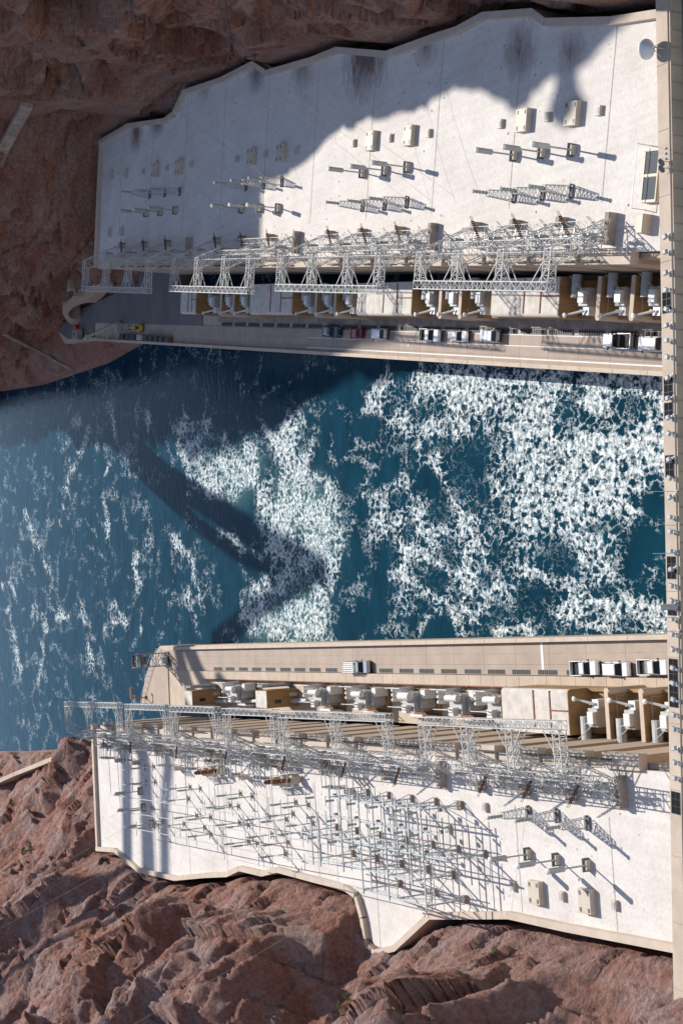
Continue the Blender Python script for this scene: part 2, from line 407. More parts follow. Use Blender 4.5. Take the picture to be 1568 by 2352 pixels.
# ------------------------------------------------------------------ river
def poly_mask(X, Y, poly, soft):
    """1 inside, falling to 0 over `soft` metres outside"""
    ins = np.zeros(X.shape, bool); d = np.full(X.shape, 1e9)
    n = len(poly)
    for k in range(n):
        (x0, y0), (x1, y1) = poly[k], poly[(k + 1) % n]
        if y0 != y1: ins ^= ((y0 > Y) != (y1 > Y)) & (X < (x1 - x0) * (Y - y0) / (y1 - y0) + x0)
        dx, dy = x1 - x0, y1 - y0; t = np.clip(((X - x0) * dx + (Y - y0) * dy) / (dx * dx + dy * dy + 1e-9), 0, 1)
        d = np.minimum(d, np.hypot(X - x0 - t * dx, Y - y0 - t * dy))
    sd = np.where(ins, -d, d)
    return np.clip(0.5 - sd / (2 * soft), 0, 1)
def line_mask(X, Y, pts, wd):
    d = np.full(X.shape, 1e9)
    for (x0, y0), (x1, y1) in zip(pts, pts[1:]):
        dx, dy = x1 - x0, y1 - y0; t = np.clip(((X - x0) * dx + (Y - y0) * dy) / (dx * dx + dy * dy + 1e-9), 0, 1)
        d = np.minimum(d, np.hypot((X - x0 - t * dx), (Y - y0 - t * dy) * 0.6))
    return np.clip(1 - d / wd, 0, 1)
RIGHT_DENSE = [(29.7, 251.4), (20.8, 150), (2.9, 150), (-0.7, 184.9), (-6.7, 188.4), (-12.3, 194.3), (-11.1, 206.8), (-13.2, 219.1), (-6.7, 232.3), (2.0, 230.6), (10.1, 235.2), (19.8, 249.9)]
RIGHT_MID = [(33.5, 281.7), (29.6, 249.7), (10.1, 235.2), (2.0, 230.6), (-6.7, 232.3), (-13.2, 219.1), (-12.3, 194.3), (-7.5, 188.4), (-19.7, 165), (-25.3, 165), (-28.3, 242.1), (-20.5, 242.0), (-20.6, 261.1), (-12.4, 274.3), (-2.5, 282.3), (2.5, 276.1), (6.9, 251.8), (16.7, 260.6), (21.7, 279.8), (30.7, 290.2)]
HOLE = [(3.0, 184.8), (1.5, 176), (-14.8, 176), (-15.1, 188.5), (-11.4, 190.7)]
BLOB = [(33.0, 404.3), (30.3, 375.0), (21.6, 355.0), (25.1, 333.7), (27.7, 313.2), (16.1, 312.2), (10.7, 315.9), (6.0, 299.5), (-0.4, 294.0), (-12.0, 295.3), (-26.2, 303.4), (-31.5, 309.4), (-36.6, 345.9), (-30.8, 357.5), (-20.4, 342.8), (-18.6, 329.2), (-6.2, 339.7), (3.3, 345.2), (10.9, 323.5), (12.6, 339.4), (5.8, 350.9), (1.7, 372.3), (9.0, 388.8), (22.8, 402.7)]
FOAMY = [[(14.6, 362.7), (13.8, 339.4), (8.0, 342.3), (3.4, 356.8), (8.5, 364.3)], [(-26.1, 340.1), (-17.7, 306.8), (-26.2, 303.4), (-31.5, 309.4), (-34.1, 343.0)], [(7.7, 328.7), (7.2, 308.7), (-0.4, 297.3), (-8.9, 297.5), (-4.8, 313.8), (-0.3, 328.9)]]
STREAKS = [[(36.1, 506.2), (31.7, 488.2), (22.5, 493.5), (16.6, 509.4), (6.8, 515.1), (-3.2, 521.0)], [(23.3, 476.0), (16.8, 466.7), (7.7, 469.3), (-3.0, 465.8), (-13.0, 469.8)],
           [(36.8, 437.5), (30.9, 425.4), (23.8, 423.6)], [(38.5, 461.6), (30.0, 458.6)], [(0.3, 569.4), (-15.6, 550.8), (-23.9, 538.9)], [(-27.9, 597.6), (-39.9, 577.2), (-40.8, 533.4), (-35.7, 505.4)],
           [(-20.5, 489.5), (-29.0, 499.9), (-38.3, 495.0), (-40.2, 475.2), (-37.7, 461.1)], [(-37.7, 461.1), (-47.6, 490.1), (-59.3, 480.5), (-65.8, 483.1)], [(-8.6, 430.3), (-18.9, 438.8), (-27.1, 430.7)],
           [(-28.9, 465.5), (-35.6, 452.1), (-38.6, 431.0)], [(-28.5, 612.1), (-41.1, 598.0), (-58.8, 584.5), (-69.3, 578.0)], [(-66.6, 552.2), (-52.0, 545.6), (-41.2, 539.3)],
           [(-6.9, 403.3), (-15.9, 389.3), (-28.4, 379.4)], [(-21.4, 396.4), (-34.0, 386.2), (-37.4, 379.6)], [(7.8, 395.8), (-0.2, 385.6), (-9.9, 351.2)], [(15, 300), (8, 290), (-6, 287)], [(24, 290), (10, 280), (2, 285)]]
def build_river():
    xs = np.arange(-125, 75.1, 0.5)
    ys = [120.0]
    while ys[-1] < 760: ys.append(ys[-1] + 0.5 * max(1.0, (ys[-1] / 330.0) ** 1.6))
    ys = np.array(ys); X, Y = np.meshgrid(xs, ys)
    z0 = np.zeros_like(X)
    wx = X + 5 * fbm(X * .07, Y * .07, z0 + 3, 3, 11); wy = Y + 7 * fbm(X * .07, Y * .07, z0 + 9, 3, 12)
    D = 0.90 * poly_mask(wx, wy, RIGHT_DENSE, 14)
    D = np.maximum(D, 0.56 * poly_mask(wx, wy, RIGHT_MID, 8))
    D = np.maximum(D, 0.74 * poly_mask(wx, wy, BLOB, 4))
    for f in FOAMY: D = np.maximum(D, 1.0 * poly_mask(wx, wy, f, 3))
    for s_ in STREAKS: D = np.maximum(D, 0.37 * line_mask(wx, wy, s_, 4.2))
    D *= 1 - 0.95 * poly_mask(wx, wy, HOLE, 3)
    D = np.maximum(D, 0.12 * smooth(430, 330, Y) * smooth(-60, -30, X))
    D = np.maximum(D, 0.02)
    D *= 1 - 0.75 * poly_mask(X, Y, [(24, 300), (60, 280), (60, 640), (38, 640), (36, 420), (22, 356)], 3)  # white thinned where the cliff shadow falls: shade put into the colour
    D *= 1 - 0.8 * poly_mask(wx, wy, [(22, 309), (12, 300), (-2, 292), (-30, 296), (-34, 262), (-16, 272), (-6, 284), (4, 284), (14, 268), (24, 285)], 4)
    # break-up: filaments lying across the stream
    ux = X + 3.5 * fbm(X * .12, Y * .12, z0 + 7, 3, 13); uy = Y + 3.5 * fbm(X * .12, Y * .12, z0 + 2, 3, 14)
    n = 0.75 * ridged(ux * .115, uy * .075, z0 + 4.5, 5, 31) + 0.40 * fbm(ux * .2, uy * .13, z0 + 1.5, 4, 25, 0.6) + 0.25 * fbm(wx * .05, wy * .035, z0 + 1.5, 2, 21)
    r = np.empty(n.size, np.float32); r[np.argsort(n.ravel())] = np.linspace(0, 1, n.size); q = r.reshape(n.shape)
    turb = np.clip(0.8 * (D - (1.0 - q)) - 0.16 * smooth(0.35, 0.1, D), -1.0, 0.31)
    fo = np.zeros_like(X)
    for f in FOAMY: fo = np.maximum(fo, 0.7 * poly_mask(wx, wy, f, 6))
    fo = np.maximum(fo, 0.10 * poly_mask(wx, wy, BLOB, 6))
    Z = np.clip(turb * 2, 0, 1) * 0.22 * fbm(X * .45, Y * .45, z0, 3, 41) + 0.03 * fbm(X * .2, Y * .3, z0, 2, 43)
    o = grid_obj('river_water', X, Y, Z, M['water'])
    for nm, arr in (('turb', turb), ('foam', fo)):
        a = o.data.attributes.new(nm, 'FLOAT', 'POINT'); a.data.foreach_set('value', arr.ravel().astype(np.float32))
    tag(o, kind='structure')
    MB().box(-900, 900, -300, 3000, -9, -6).obj('river_bed', M['plaza'])['kind'] = 'structure'
build_river()

# ------------------------------------------------------------------ canyon walls
OUT_R = [(32.9, -12), (32.9, 4.4), (33.5, 14.5), (35.7, 30.1), (37.7, 33.7), (39.3, 47.5), (38.2, 55.1), (38.1, 61.2), (37.4, 78.0), (40.8, 97.7), (40.3, 108.4), (40.4, 129.2), (43.2, 136.6), (41.8, 153.8), (41.6, 176.9), (37.1, 182.9), (36.1, 188.4), (37.3, 215.5), (34.8, 238.3)]
OUT_L = [(24.7, -12), (24.7, 1.0), (25.5, 25.7), (25.7, 39.7), (29.1, 63.5), (36.5, 76.2), (38.6, 83.9), (37.5, 87.6), (32.5, 88.6), (28.9, 90.4), (28.1, 94.1), (28.0, 124.0), (29.7, 131.8), (29.9, 143.7), (32.0, 150.8), (33.7, 163.8), (36.7, 183.7), (37.6, 210.4), (34.3, 228.4), (35.5, 243.7)]
RIM = [(100, 120), (250, 138), (296, 160), (304, 164), (314, 167), (321, 169), (323.5, 156), (332, 154.5), (344, 155.5), (357, 150), (366, 148), (384, 154), (399, 154), (421, 159), (432, 171), (470, 203), (491, 214), (521, 214), (558, 222), (583, 230), (611, 236), (626, 242), (636, 242), (642, 222), (652, 208), (681, 206), (755, 207), (848, 204), (1200, 210)]
def build_cliff_right():
    ys = np.concatenate([np.arange(110, 520, 0.75), np.arange(520, 760, 1.5), np.arange(760, 1150, 6)])
    v = np.concatenate([np.linspace(0, 0.55, 210), np.linspace(0.55, 1, 60)[1:]])
    Yg, Vg = np.meshgrid(ys, v)
    rim = np.interp(Yg, *zip(*RIM))
    Zg = -4 + (rim + 4) * Vg
    # plan position of the rock foot behind the roof, then round the plaza, then at the water's edge
    ey_ = [RW.w(o, s).y for o, s in OUT_R]; ex_ = [RW.w(o + 1.6, s).x for o, s in OUT_R]
    foot = np.interp(Yg, ey_ + [381, 390, 441, 468, 492, 520, 560, 610, 760, 1150], ex_ + [94, 79, 74.5, 72.5, 69, 62, 58, 58, 62, 90])
    shore = np.interp(Yg, [100, 384, 400, 429, 464, 498, 543, 610, 760, 1150], [60, 66, 58, 54, 51, 51, 51, 54, 60, 90])
    hasplaza = smooth(384, 396, Yg)
    zf = np.where(Yg < 384, 24.0, 24.0 + (8.4 - 24.0) * smooth(378, 392, Yg))      # height of the foot
    rimx = np.interp(Yg, [100, 200, 300, 1200], [108, 118, 122, 122])
    t = np.clip((Zg - zf) / (rim - zf), 0, 1)
    Xc = foot + (rimx - foot) * (0.62 * t + 0.38 * t ** 2.2) 
    tb = np.clip((Zg + 4) / (zf + 4), 0, 1)
    Xb = shore + (foot - shore) * np.clip((tb - 0.05) / 0.95, 0, 1) ** 2.2
    Xg = np.where(Zg > zf, Xc, Xb)
    hh = np.clip((Zg - zf) / 14.0, 0, 1)
    low = np.where(Yg > 430, smooth(0, 5, Zg) * smooth(425, 440, Yg), 0) * 0.5
    amp = np.maximum(smooth(0, 1, hh), low) * (1 - 0.8 * smooth(0.86, 1.0, Vg))
    a = Xg; 
    # tilted bedding: ledges dip towards the river
    w1 = Yg * .02 + Zg * .018; w2 = Zg * .035 - Yg * .012
    d = 7.0 * fbm(a * .02, w1 * 1.0, w2 + 5, 4, 3) * 1.6 + 3.6 * ridged(a * .05 + 3, Yg * .022 + Zg * .03, Zg * .06 - Yg * .03, 5, 5) + 1.1 * ridged(a * .2, Yg * .13 + Zg * .1, Zg * .3 - Yg * .1, 4, 9)
    fx_ = a + 6 * fbm(a * .05, Yg * .05, Zg * .05, 3, 91); fy_ = Yg + Zg * .45 + 6 * fbm(a * .05, Yg * .05, Zg * .05 + 7, 3, 92); fz_ = Zg - Yg * .25
    d = d * .8 + .6 * facets(fx_ * .8, fy_ * .45, fz_, 13, 101) + .6 * facets(fx_, fy_ * .45, fz_, 5, 102) + .5 * facets(fx_, fy_ * .5, fz_, 2.1, 103)
    Xg = Xg - amp * (d - 1.0)
    Xg = np.maximum(Xg, foot - 0.3 - 100 * (Zg < zf)) if False else Xg
    keep = np.where(Zg > zf, np.minimum(0.0, 0), 0)
    Xg = np.where((Yg < 384) & (Xg < foot), foot, Xg)
    Yg2 = Yg + amp * 3.0 * fbm(a * .05 + 20, Yg * .05, Zg * .05, 4, 15)
    o = grid_obj('cliff', Xg, Yg2, Zg, M['rock_r'], flip=True)
    tag(o, kind='structure')
    # plateau behind the rim
    top = [(Xg[-1], Yg2[-1], Zg[-1]), (Xg[-1] + 60, Yg2[-1], Zg[-1] + 3), (Xg[-1] + 700, Yg2[-1], Zg[-1] + 30)]
    tag(grid_obj('plateau', np.stack([t_[0] for t_ in top]), np.stack([t_[1] for t_ in top]), np.stack([t_[2] for t_ in top]), M['rock_r'], flip=True), kind='structure')
    return Xg, Yg2, Zg
CR = build_cliff_right()
def build_cliff_left():
    ys = np.concatenate([np.arange(105, 440, 0.55), np.arange(440, 720, 1.2), np.arange(720, 1150, 7)])
    v = np.concatenate([np.linspace(0, 0.6, 300), np.linspace(0.6, 1, 40)[1:]])
    Yg, Vg = np.meshgrid(ys, v)
    rim = np.interp(Yg, [100, 250, 400, 500, 700, 1150], [150, 150, 140, 150, 170, 180])
    zc = -4 + (rim + 4) * Vg
    cove = [p for p in OUT_L if not 63 < p[1] < 88.2] + [(27.6, 58), (30.5, 66), (33.5, 72), (35.5, 79), (35.5, 85), (33.5, 88.2)]
    pts = sorted([(LW.w(o, s).y, LW.w(o + 1.4, s).x) for o, s in cove])
    py = np.array([p[0] for p in pts]); px = np.array([p[1] for p in pts])
    foot = np.interp(Yg, list(py) + [390, 400, 415], list(px) + [-98, -84, -70])
    shore = np.interp(Yg, [100, 380, 392, 420, 450, 483, 518, 566, 614, 700, 1150], [-62, -62, -62, -66, -74, -81, -89, -97, -104, -116, -190])
    far = smooth(386, 404, Yg)
    zf = 25.0 + (-1.0 - 25.0) * far
    base = foot * (1 - far) + shore * far
    t = np.clip(zc - zf, 0, None)
    # ragged slope: eases back from the roof, then steepens; gentler beyond the end of the wing
    back = np.interp(t, [0, 7, 16, 40, 80, 130, 190], [0, 0.6, 9, 34, 62, 84, 104])
    backf = np.interp(t, [0, 4, 12, 30, 60, 110, 190], [0, 3, 14, 40, 66, 92, 120])
    Xg = base - (back * (1 - far) + backf * far)
    Xg = np.where(zc < zf, base + (shore - base) * np.clip((zf - zc) / (zf + 4), 0, 1) ** 2 * 0.4, Xg)
    hh = smooth(7, 24, t) * (1 - far) + smooth(0.5, 6, t) * far
    # ribs that climb away downstream, steep on the dam side
    w_ = (Yg - 0.75 * (zc - 32) + 8 * fbm(Xg * .03, Yg * .03, zc * .03, 3, 71)) / 70.0 - 0.111
    saw = w_ - np.floor(w_); rib = np.where(saw < 0.15, saw / 0.15, (1 - saw) / 0.85)
    w2 = (Yg - 0.9 * zc + 7 * fbm(Xg * .05, Yg * .05, zc * .05, 3, 77)) / 23.0
    saw2 = w2 - np.floor(w2); rib2 = np.where(saw2 < 0.25, saw2 / 0.25, (1 - saw2) / 0.75)
    w3 = (Yg - 1.3 * zc + 3 * fbm(Xg * .1, Yg * .1, zc * .1, 3, 79)) / 8.5
    saw3 = w3 - np.floor(w3); rib3 = np.where(saw3 < 0.3, saw3 / 0.3, (1 - saw3) / 0.7)
    m1 = 0.4 + 0.9 * smooth(-.2, .3, fbm(Xg * .02, Yg * .02, zc * .02, 3, 81)); m2 = smooth(-.15, .25, fbm(Xg * .04, Yg * .04, zc * .04, 3, 83))
    d = 30 * (rib - .35) * m1 + 5.0 * (rib2 - .4) * m2 + 2.0 * (rib3 - .4) * m1
    d = d + 4 * fbm(Xg * .03, Yg * .03, zc * .03, 4, 51) + 1.4 * ridged(Xg * .07, (Yg - zc) * .1, (zc + .5 * Yg) * .04, 5, 53) + 0.7 * ridged(Xg * .3, (Yg - zc) * .3, (zc + .5 * Yg) * .12, 4, 57)
    fx_ = Xg + 5 * fbm(Xg * .06, Yg * .06, zc * .06, 3, 93); fy_ = Yg - zc * .8 + 5 * fbm(Xg * .06, Yg * .06, zc * .06 + 7, 3, 94); fz_ = zc + Yg * .3
    fine = .34 * facets(fx_, fy_, fz_ * .25, 6.5, 112, .4) + .2 * facets(fx_, fy_, fz_ * .3, 2.8, 113, .4) + .24 * facets(fx_, fy_, fz_ * .45, 1.25, 114, .45)
    fine = fine + 0.3 * fbm(Xg * .6, Yg * .5, zc * .7, 3, 59)
    d = .62 * d + .5 * facets(fx_, fy_ * .8, fz_ * .35, 15, 111, .45)
    hf = smooth(1, 8, t) * (1 - far) + smooth(0.5, 5, t) * far
    d = d * (1 - .55 * far)
    Xg2 = Xg + .85 * (hh * (d - .8) + hf * fine)
    Zg = zc + .6 * (hh * (d - .8) + hf * fine)
    Xg2 = np.where((Yg < 388) & (Xg2 > base), base, Xg2)
    Yg2 = Yg + hh * 3.2 * fbm(Xg * .06 + 9, Yg * .06, zc * .06, 4, 61)
    o = grid_obj('cliff', Xg2, Yg2, Zg, M['rock_l'])
    tag(o, kind='structure')
    top = [(Xg2[-1], Yg2[-1], Zg[-1]), (Xg2[-1] - 60, Yg2[-1], Zg[-1] + 5), (Xg2[-1] - 700, Yg2[-1], Zg[-1] + 30)]
    tag(grid_obj('plateau', np.stack([t_[0] for t_ in top]), np.stack([t_[1] for t_ in top]), np.stack([t_[2] for t_ in top]), M['rock_l']), kind='structure')
    return Xg2, Yg2, Zg
CL = build_cliff_left()
# ------------------------------------------------------------------ powerhouse wings
def offset_poly(pl, d):
    """shift an open polyline (o,s) by d metres towards smaller o"""
    return [(o - d, s) for o, s in pl]
def build_wing(fr, outl, roofmat, name, label, s_far, pil_step, pil_w, pil_d, pil_depth_lab):
    sg = fr.sg
    e = fr.thing('powerhouse_wing', 0, 0, 0, label, 'building')
    ol = [p for p in outl]
    # roof slab
    inner = [(o - 1.0, s) for o, s in ol]
    far = inner[-1]
    poly = [(1.0, -12)] + [(o, s) for o, s in inner[:-1]] + [(far[0], s_far - 1.0), (1.0, s_far - 1.0)]
    MB().prism([(sg * o, s) for o, s in poly], 30.6, ROOF).obj('roof', roofmat, e)
    for q in range(14, int(s_far) - 8, 23):
        om = np.interp(q, [p[1] for p in inner], [p[0] for p in inner])
        MB().box(*sorted((sg * 8.0, sg * (om - .2))), q - .09, q + .09, ROOF - .1, ROOF + .035).obj('roof_joint', M['joint'], e)
    # coping along the rock: one length per bend
    pts = ol[:-1] + [(ol[-1][0], s_far)]
    for (a, b) in zip(pts, pts[1:]):
        k = MB(); da, db = 0.0, 0.0
        q = [(sg * a[0], a[1]), (sg * b[0], b[1]), (sg * (b[0] - 1.25), b[1]), (sg * (a[0] - 1.25), a[1])]
        dx, dy = b[0] - a[0], b[1] - a[1]; ln = math.hypot(dx, dy); nx, ny = -dy / ln, dx / ln     # inward normal (towards the river)
        if nx > 0: nx, ny = -nx, -ny
        q = [(sg * a[0], a[1]), (sg * b[0], b[1]), (sg * (b[0] + nx * 1.15), b[1] + ny * 1.15), (sg * (a[0] + nx * 1.15), a[1] + ny * 1.15)]
        k.prism(q, 23, 33.0 + random.uniform(-.004, .004)).obj('coping', M['coping'], e)
    # far end coping and outer wall below it
    MB().box(*sorted((sg * -0.4, sg * ol[-1][0])), s_far - 1.5, s_far, 31.0, 32.9).obj('coping', M['coping'], e)
    MB().box(*sorted((sg * 0.2, sg * (ol[-1][0] - .2))), s_far - 0.9, s_far - 0.1, 6, 31.0).obj('end_wall', M['wall'], e)
    # river wall
    MB().box(*sorted((sg * 0.9, sg * 0.1)), -12, s_far - .05, 6, 30.9).obj('wall', M['wall'], e)
    s = 6.0; first = True
    while s < s_far - pil_w:
        MB().box(*sorted((sg * 0.12, sg * -pil_d)), s, s + pil_w, 8.8, 31.2).obj('pilaster', M['wall'], e)
        MB().box(*sorted((sg * 1.05, sg * -(pil_d + .25))), s - .25, s + pil_w + .25, 31.2, 32.7).obj('coping_block', M['coping'], e)
        # recessed window strip between pilasters
        MB().box(*sorted((sg * 0.14, sg * -0.02)), s + pil_w + .9, s + pil_step - .9, 20, 28).obj('window', M['glass'], e)
        MB().box(*sorted((sg * 1.02, sg * -0.15)), s + pil_w + .26, s + pil_step - .26, 30.9, 32.25).obj('coping_block', M['coping'], e)
        s += pil_step
    return e
wing_r = build_wing(RW, OUT_R, M['roof_r'], 'w', 'long concrete powerhouse wing with partly shaded white roof at the top of the photo', 239.0, 12.2, 9.6, 0.55, '')
wing_l = build_wing(LW, OUT_L, M['roof_l'], 'w', 'long concrete powerhouse wing with sunlit white roof crowded with pipework', 244.5, 11.6, 7.4, 1.0, '')

# roof hatches: tan lids, each with corner lugs
def hatch_meshes():
    a = MB().chbox(-1.75, 1.75, -1.45, 1.45, 0, 1.0, 0.06).mesh('roof_hatch', M['tan_box'])
    b = MB().box(-.3, .3, -.18, .18, 0, .08).mesh('lifting_lug', M['steel_dark'])
    c = MB().chbox(-.7, .7, -.55, .55, 0, .55, .05).mesh('roof_vent', M['tan_box'])
    d = MB().box(-.45, .45, -.32, .32, 0, .06).mesh('vent_cover', M['greywhite'])
    return a, b, c, d
HA, HL, HV, HC = hatch_meshes()
def hatch(fr, parent, o, s, sc_=1.0):
    h = link('roof_hatch', HA, parent, (fr.sg * o, s, ROOF)); h.scale = (sc_, sc_, 1)
    for i in (-1, 1):
        for j in (-1, 1): link('lifting_lug', HL, h, (i * 1.2, j * .95, 1.0))
def vent(fr, parent, o, s, sc_=1.0):
    h = link('roof_vent', HV, parent, (fr.sg * o, s, ROOF)); h.scale = (sc_, sc_, 1)
    link('vent_cover', HC, h, (0, 0, .55))
for o, s in [(21.2, 34.2), (21.0, 21.9), (22.0, 82.0), (21.8, 68.4), (22.9, 135.0), (22.6, 120.3), (23.9, 194.1), (23.5, 177.6)]: hatch(RW, wing_r, o, s)
for o, s in [(21.3, 40.7), (21.2, 28.3), (20.9, 16.1), (22.2, 89.3), (22.0, 75.6), (21.7, 62.3), (23.0, 143.4), (22.9, 128.5), (22.6, 113.4), (24.0, 203.5), (23.8, 186.6), (23.6, 170.2)]: vent(RW, wing_r, o, s)
for o, s in [(24.6, 228.5), (24.3, 216.7), (9.0, 228.3), (9.1, 218.2)]: vent(RW, wing_r, o, s, 1.7)
for o, s in [(20.7, 32.3), (20.4, 19.9)]: hatch(LW, wing_l, o, s)
for o, s in [(20.6, 38.7), (20.5, 26.1), (20.2, 13.9), (8.8, 45.0), (9.0, 53.5), (13.2, 56.5)]: vent(LW, wing_l, o, s)

# ------------------------------------------------------------------ terraces (road decks) on both banks
def deck(fr, ends, par_o, name, s_far, mats, grates, lines, joints):
    sg = fr.sg
    base = link(name, None, None, fr.w(0, 0, 0), fr.a); base['kind'] = 'structure'
    # body of the quay
    MB().prism([(sg * o, s) for o, s in ends], -5, ROAD - .25).obj('quay_wall', M['beige'], base)
    # separate slabs with open joints
    js = joints
    for a, b in zip(js, js[1:]):
        for o0, o1 in ((-10.0, -11.9), (-11.93, -13.9), (-13.93, par_o + .7)):
            if True:
                MB().box(*sorted((sg * o0, sg * o1)), a + .03, b - .03, ROAD - .3, ROAD + random.uniform(-.004, .004)).obj('deck_slab', mats[0], base)
    return base
# right bank
J_R = [-6 + 8.7 * k for k in range(36)]
deck_r = deck(RR, [(0.4, -12), (0.4, 243), (14, 243), (14, 262), (2.5, 268), (-2, 300), (-6, 328), (-13, 352), (-17.6, 343), (-15.9, 318), (-15.9, -12)], -15.9, 'road_terrace', 300, (M['deck'],), None, None, J_R)
MB().prism([(o, s) for o, s in [(.3, 239.5), (14, 243), (14, 262), (2.5, 268), (-2, 300), (-6, 328), (-13, 352), (-16, 338), (-15.1, 318), (-15.1, 309), (-10, 309), (-10, 215), (.3, 215)]], ROAD - .3, ROAD + .012).obj('plaza_paving', M['plaza'], deck_r)
# left bank
J_L = [-6 + 10.4 * k for k in range(25)]
deck_l = deck(LR, [(0.4, -12), (0.4, 268), (-7, 264), (-13, 258), (-17.2, 250), (-16.9, 120), (-16.6, -12)], -16.6, 'road_terrace', 248, (M['deck'],), None, None, J_L[:25])
MB().prism([(-o, s) for o, s in [(.3, 243.6), (.3, 266), (-7, 263), (-13, 257), (-16.0, 250), (-15.9, 243.6)]], ROAD - .3, ROAD + .01).obj('deck_slab', M['deck'], deck_l)

def parapet(fr, o0, o1, s0, s1, step, base, far_open):
    s = s0
    while s < s1 - .1:
        e_ = min(s + step, s1)
        MB().chbox(*sorted((fr.sg * o0, fr.sg * o1)), s + .012, e_ - .012, ROAD - 1.2, ROAD + 1.05, .04).obj('parapet_block', M['coping'], base)
        s = e_
parapet(RR, -15.15, -15.95, -8, 318, 8.7, deck_r, True)
parapet(LR, -15.95, -16.75, -8, 236, 10.4, deck_l, True)
# kerb strips next to the parapets and painted lines
def strip(fr, base, name, mat, o0, o1, s0, s1, z0, z1):
    return MB().box(*sorted((fr.sg * o0, fr.sg * o1)), s0, s1, z0, z1).obj(name, mat, base)
strip(RR, deck_r, 'lane_line', M['line'], -11.95, -12.12, -6, 150, ROAD + .004, ROAD + .016)
strip(RR, deck_r, 'edge_line', M['line'], -14.25, -14.48, -6, 150, ROAD + .004, ROAD + .016)
strip(RR, deck_r, 'parking_line', M['line'], -9.95, -10.1, -6, 120, ROAD + .012, ROAD + .03)
strip(RR, deck_r, 'lane_marker', M['line'], -12.7, -13.0, 73.0, 73.5, ROAD + .004, ROAD + .016)
strip(RR, deck_r, 'lane_marker', M['line'], -12.7, -13.0, 103.0, 103.5, ROAD + .004, ROAD + .016)
strip(RR, deck_r, 'lane_marker', M['line'], -12.7, -13.0, 55.0, 55.5, ROAD + .004, ROAD + .016)
strip(LR, deck_l, 'stop_line', M['line'], -10.9, -15.9, 58.2, 58.9, ROAD + .006, ROAD + .02)
strip(LR, deck_l, 'lane_line', M['walk'], -13.86, -13.97, -6, 236, ROAD + .004, ROAD + .012)
# gratings in the gutter, each a frame of bars
def grate_mesh(L_):
    k = MB(); k.box(-.5, .5, 0, L_, 0, .012)
    return k
def gratings(fr, base, spans, o):
    for a, b in spans:
        g = MB().box(-.42, .42, 0, b - a, 0, .012).obj('grating', M['black'], base, (fr.sg * o, a, ROAD + .008))
        k = MB(); n = int((b - a) / .62)
        for j in range(n + 1): k.box(-.42, .42, j * (b - a) / n - .05, j * (b - a) / n + .05, .013, .05)
        k.box(-.46, -.40, 0, b - a, .013, .055); k.box(.40, .46, 0, b - a, .013, .055)
        k.obj('grating_bars', M['steel_dark'], g)
gl = []; s = 46.0
while s < 206: gl.append((s, s + 5.6)); s += 8.1 + random.uniform(-.2, .5)
gratings(LR, deck_l, gl, -10.55)
gl = []; s = 14.0
while s < 200: gl.append((s, s + 6.6)); s += 8.6
gratings(RR, deck_r, gl, -9.35)
# walkway slabs at the foot of the transformer bays
s = -6.0
while s < 200:
    MB().box(-7.2, -8.75, s + .03, s + 3.9, ROAD - .2, ROAD + .12 + random.uniform(0, .01)).obj('walkway_slab', M['walk'], deck_r); s += 3.95
s = -6.0
while s < 214:
    MB().box(7.9, 9.9, s + .03, s + 4.1, ROAD - .2, ROAD + 1.1 + random.uniform(0, .01)).obj('walkway_slab', M['beige'], deck_l); s += 4.15
strip(LR, deck_l, 'pipe_rail', M['rust'], -7.72, -7.88, 60, 214, ROAD + 1.0, ROAD + 1.2)
for s in range(64, 212, 9): strip(LR, deck_l, 'pipe_post', M['rust'], -7.5, -7.8, s, s + .35, ROAD - .2, ROAD + 1.15)

# ------------------------------------------------------------------ transformer bays
def block_house(fr, s0, s1, o_front, o_back, z1, label, name='fire_wall_block', seams=True):
    e = fr.thing(name, (o_front + o_back) / 2, s0, ROAD, label, 'concrete block', 'pale roofed blocks between the transformer bays')
    sg = fr.sg; d = abs(o_front - o_back) / 2; L_ = s1 - s0; h = z1 - ROAD
    r = 0.7
    # wall with rounded upper front edge: extrude a section along s
    fx = -d * sg; bx = d * sg
    prof = [(bx, 0), (fx, 0), (fx, h - r)]
    for k in range(1, 6):
        an = math.pi / 2 * k / 6; prof.append((fx + sg * r * (1 - math.cos(an)), h - r + r * math.sin(an)))
    prof += [(fx + sg * r, h), (bx, h)]
    MB().rings([[(x, y, z) for x, z in prof] for y in (0, L_)]).obj('wall', M['bay'], e)
    top = [(bx - sg * .05, h + .01)] + [(x, z + .012) for x, z in reversed(prof[3:-1])] + [(fx, h - r)]
    k = MB(); n = len(top)
    k.v = [(x, .15, z) for x, z in top] + [(x, L_ - .15, z) for x, z in top]
    k.f = [(j, j + 1, n + j + 1, n + j) for j in range(n - 1)]
    k.obj('roof', M['blockroof'], e)
    if seams:
        for q in (0.26, 0.5):
            MB().box(-d * .82, d * .92, L_ * q - .14, L_ * q + .14, h - .1, h + .12).obj('roof_joint', M['rust'], e)
        MB().box(d * .02, d * .02 + .24, 0.2, L_ * .25, h - .1, h + .1).obj('roof_joint', M['rust'], e)
    return e
B_R = [(198.0, 209.0), (140.4, 163.8), (87.8, 110.0), (40.7, 60.6), (-6.0, 14.6)]
LB = ['small shaded pale roofed block farthest left beside the upper transformer bays', 'shaded grey roofed block left of the second transformer bays on the upper bank', 'pale roofed block above the parked red car on the upper bank',
      'largest sunlit pale roofed block under the longest gantry on the upper bank', 'pale roofed block cut off by the right walkway on the upper bank']
for (a, b), lb in zip(B_R, LB): block_house(RR, a, b, -7.25, 0.0 if a > 100 else -0.6, 18.0, lb, seams=True)
B_L = [(40.0, 59.1), (-6.0, 13.8)]
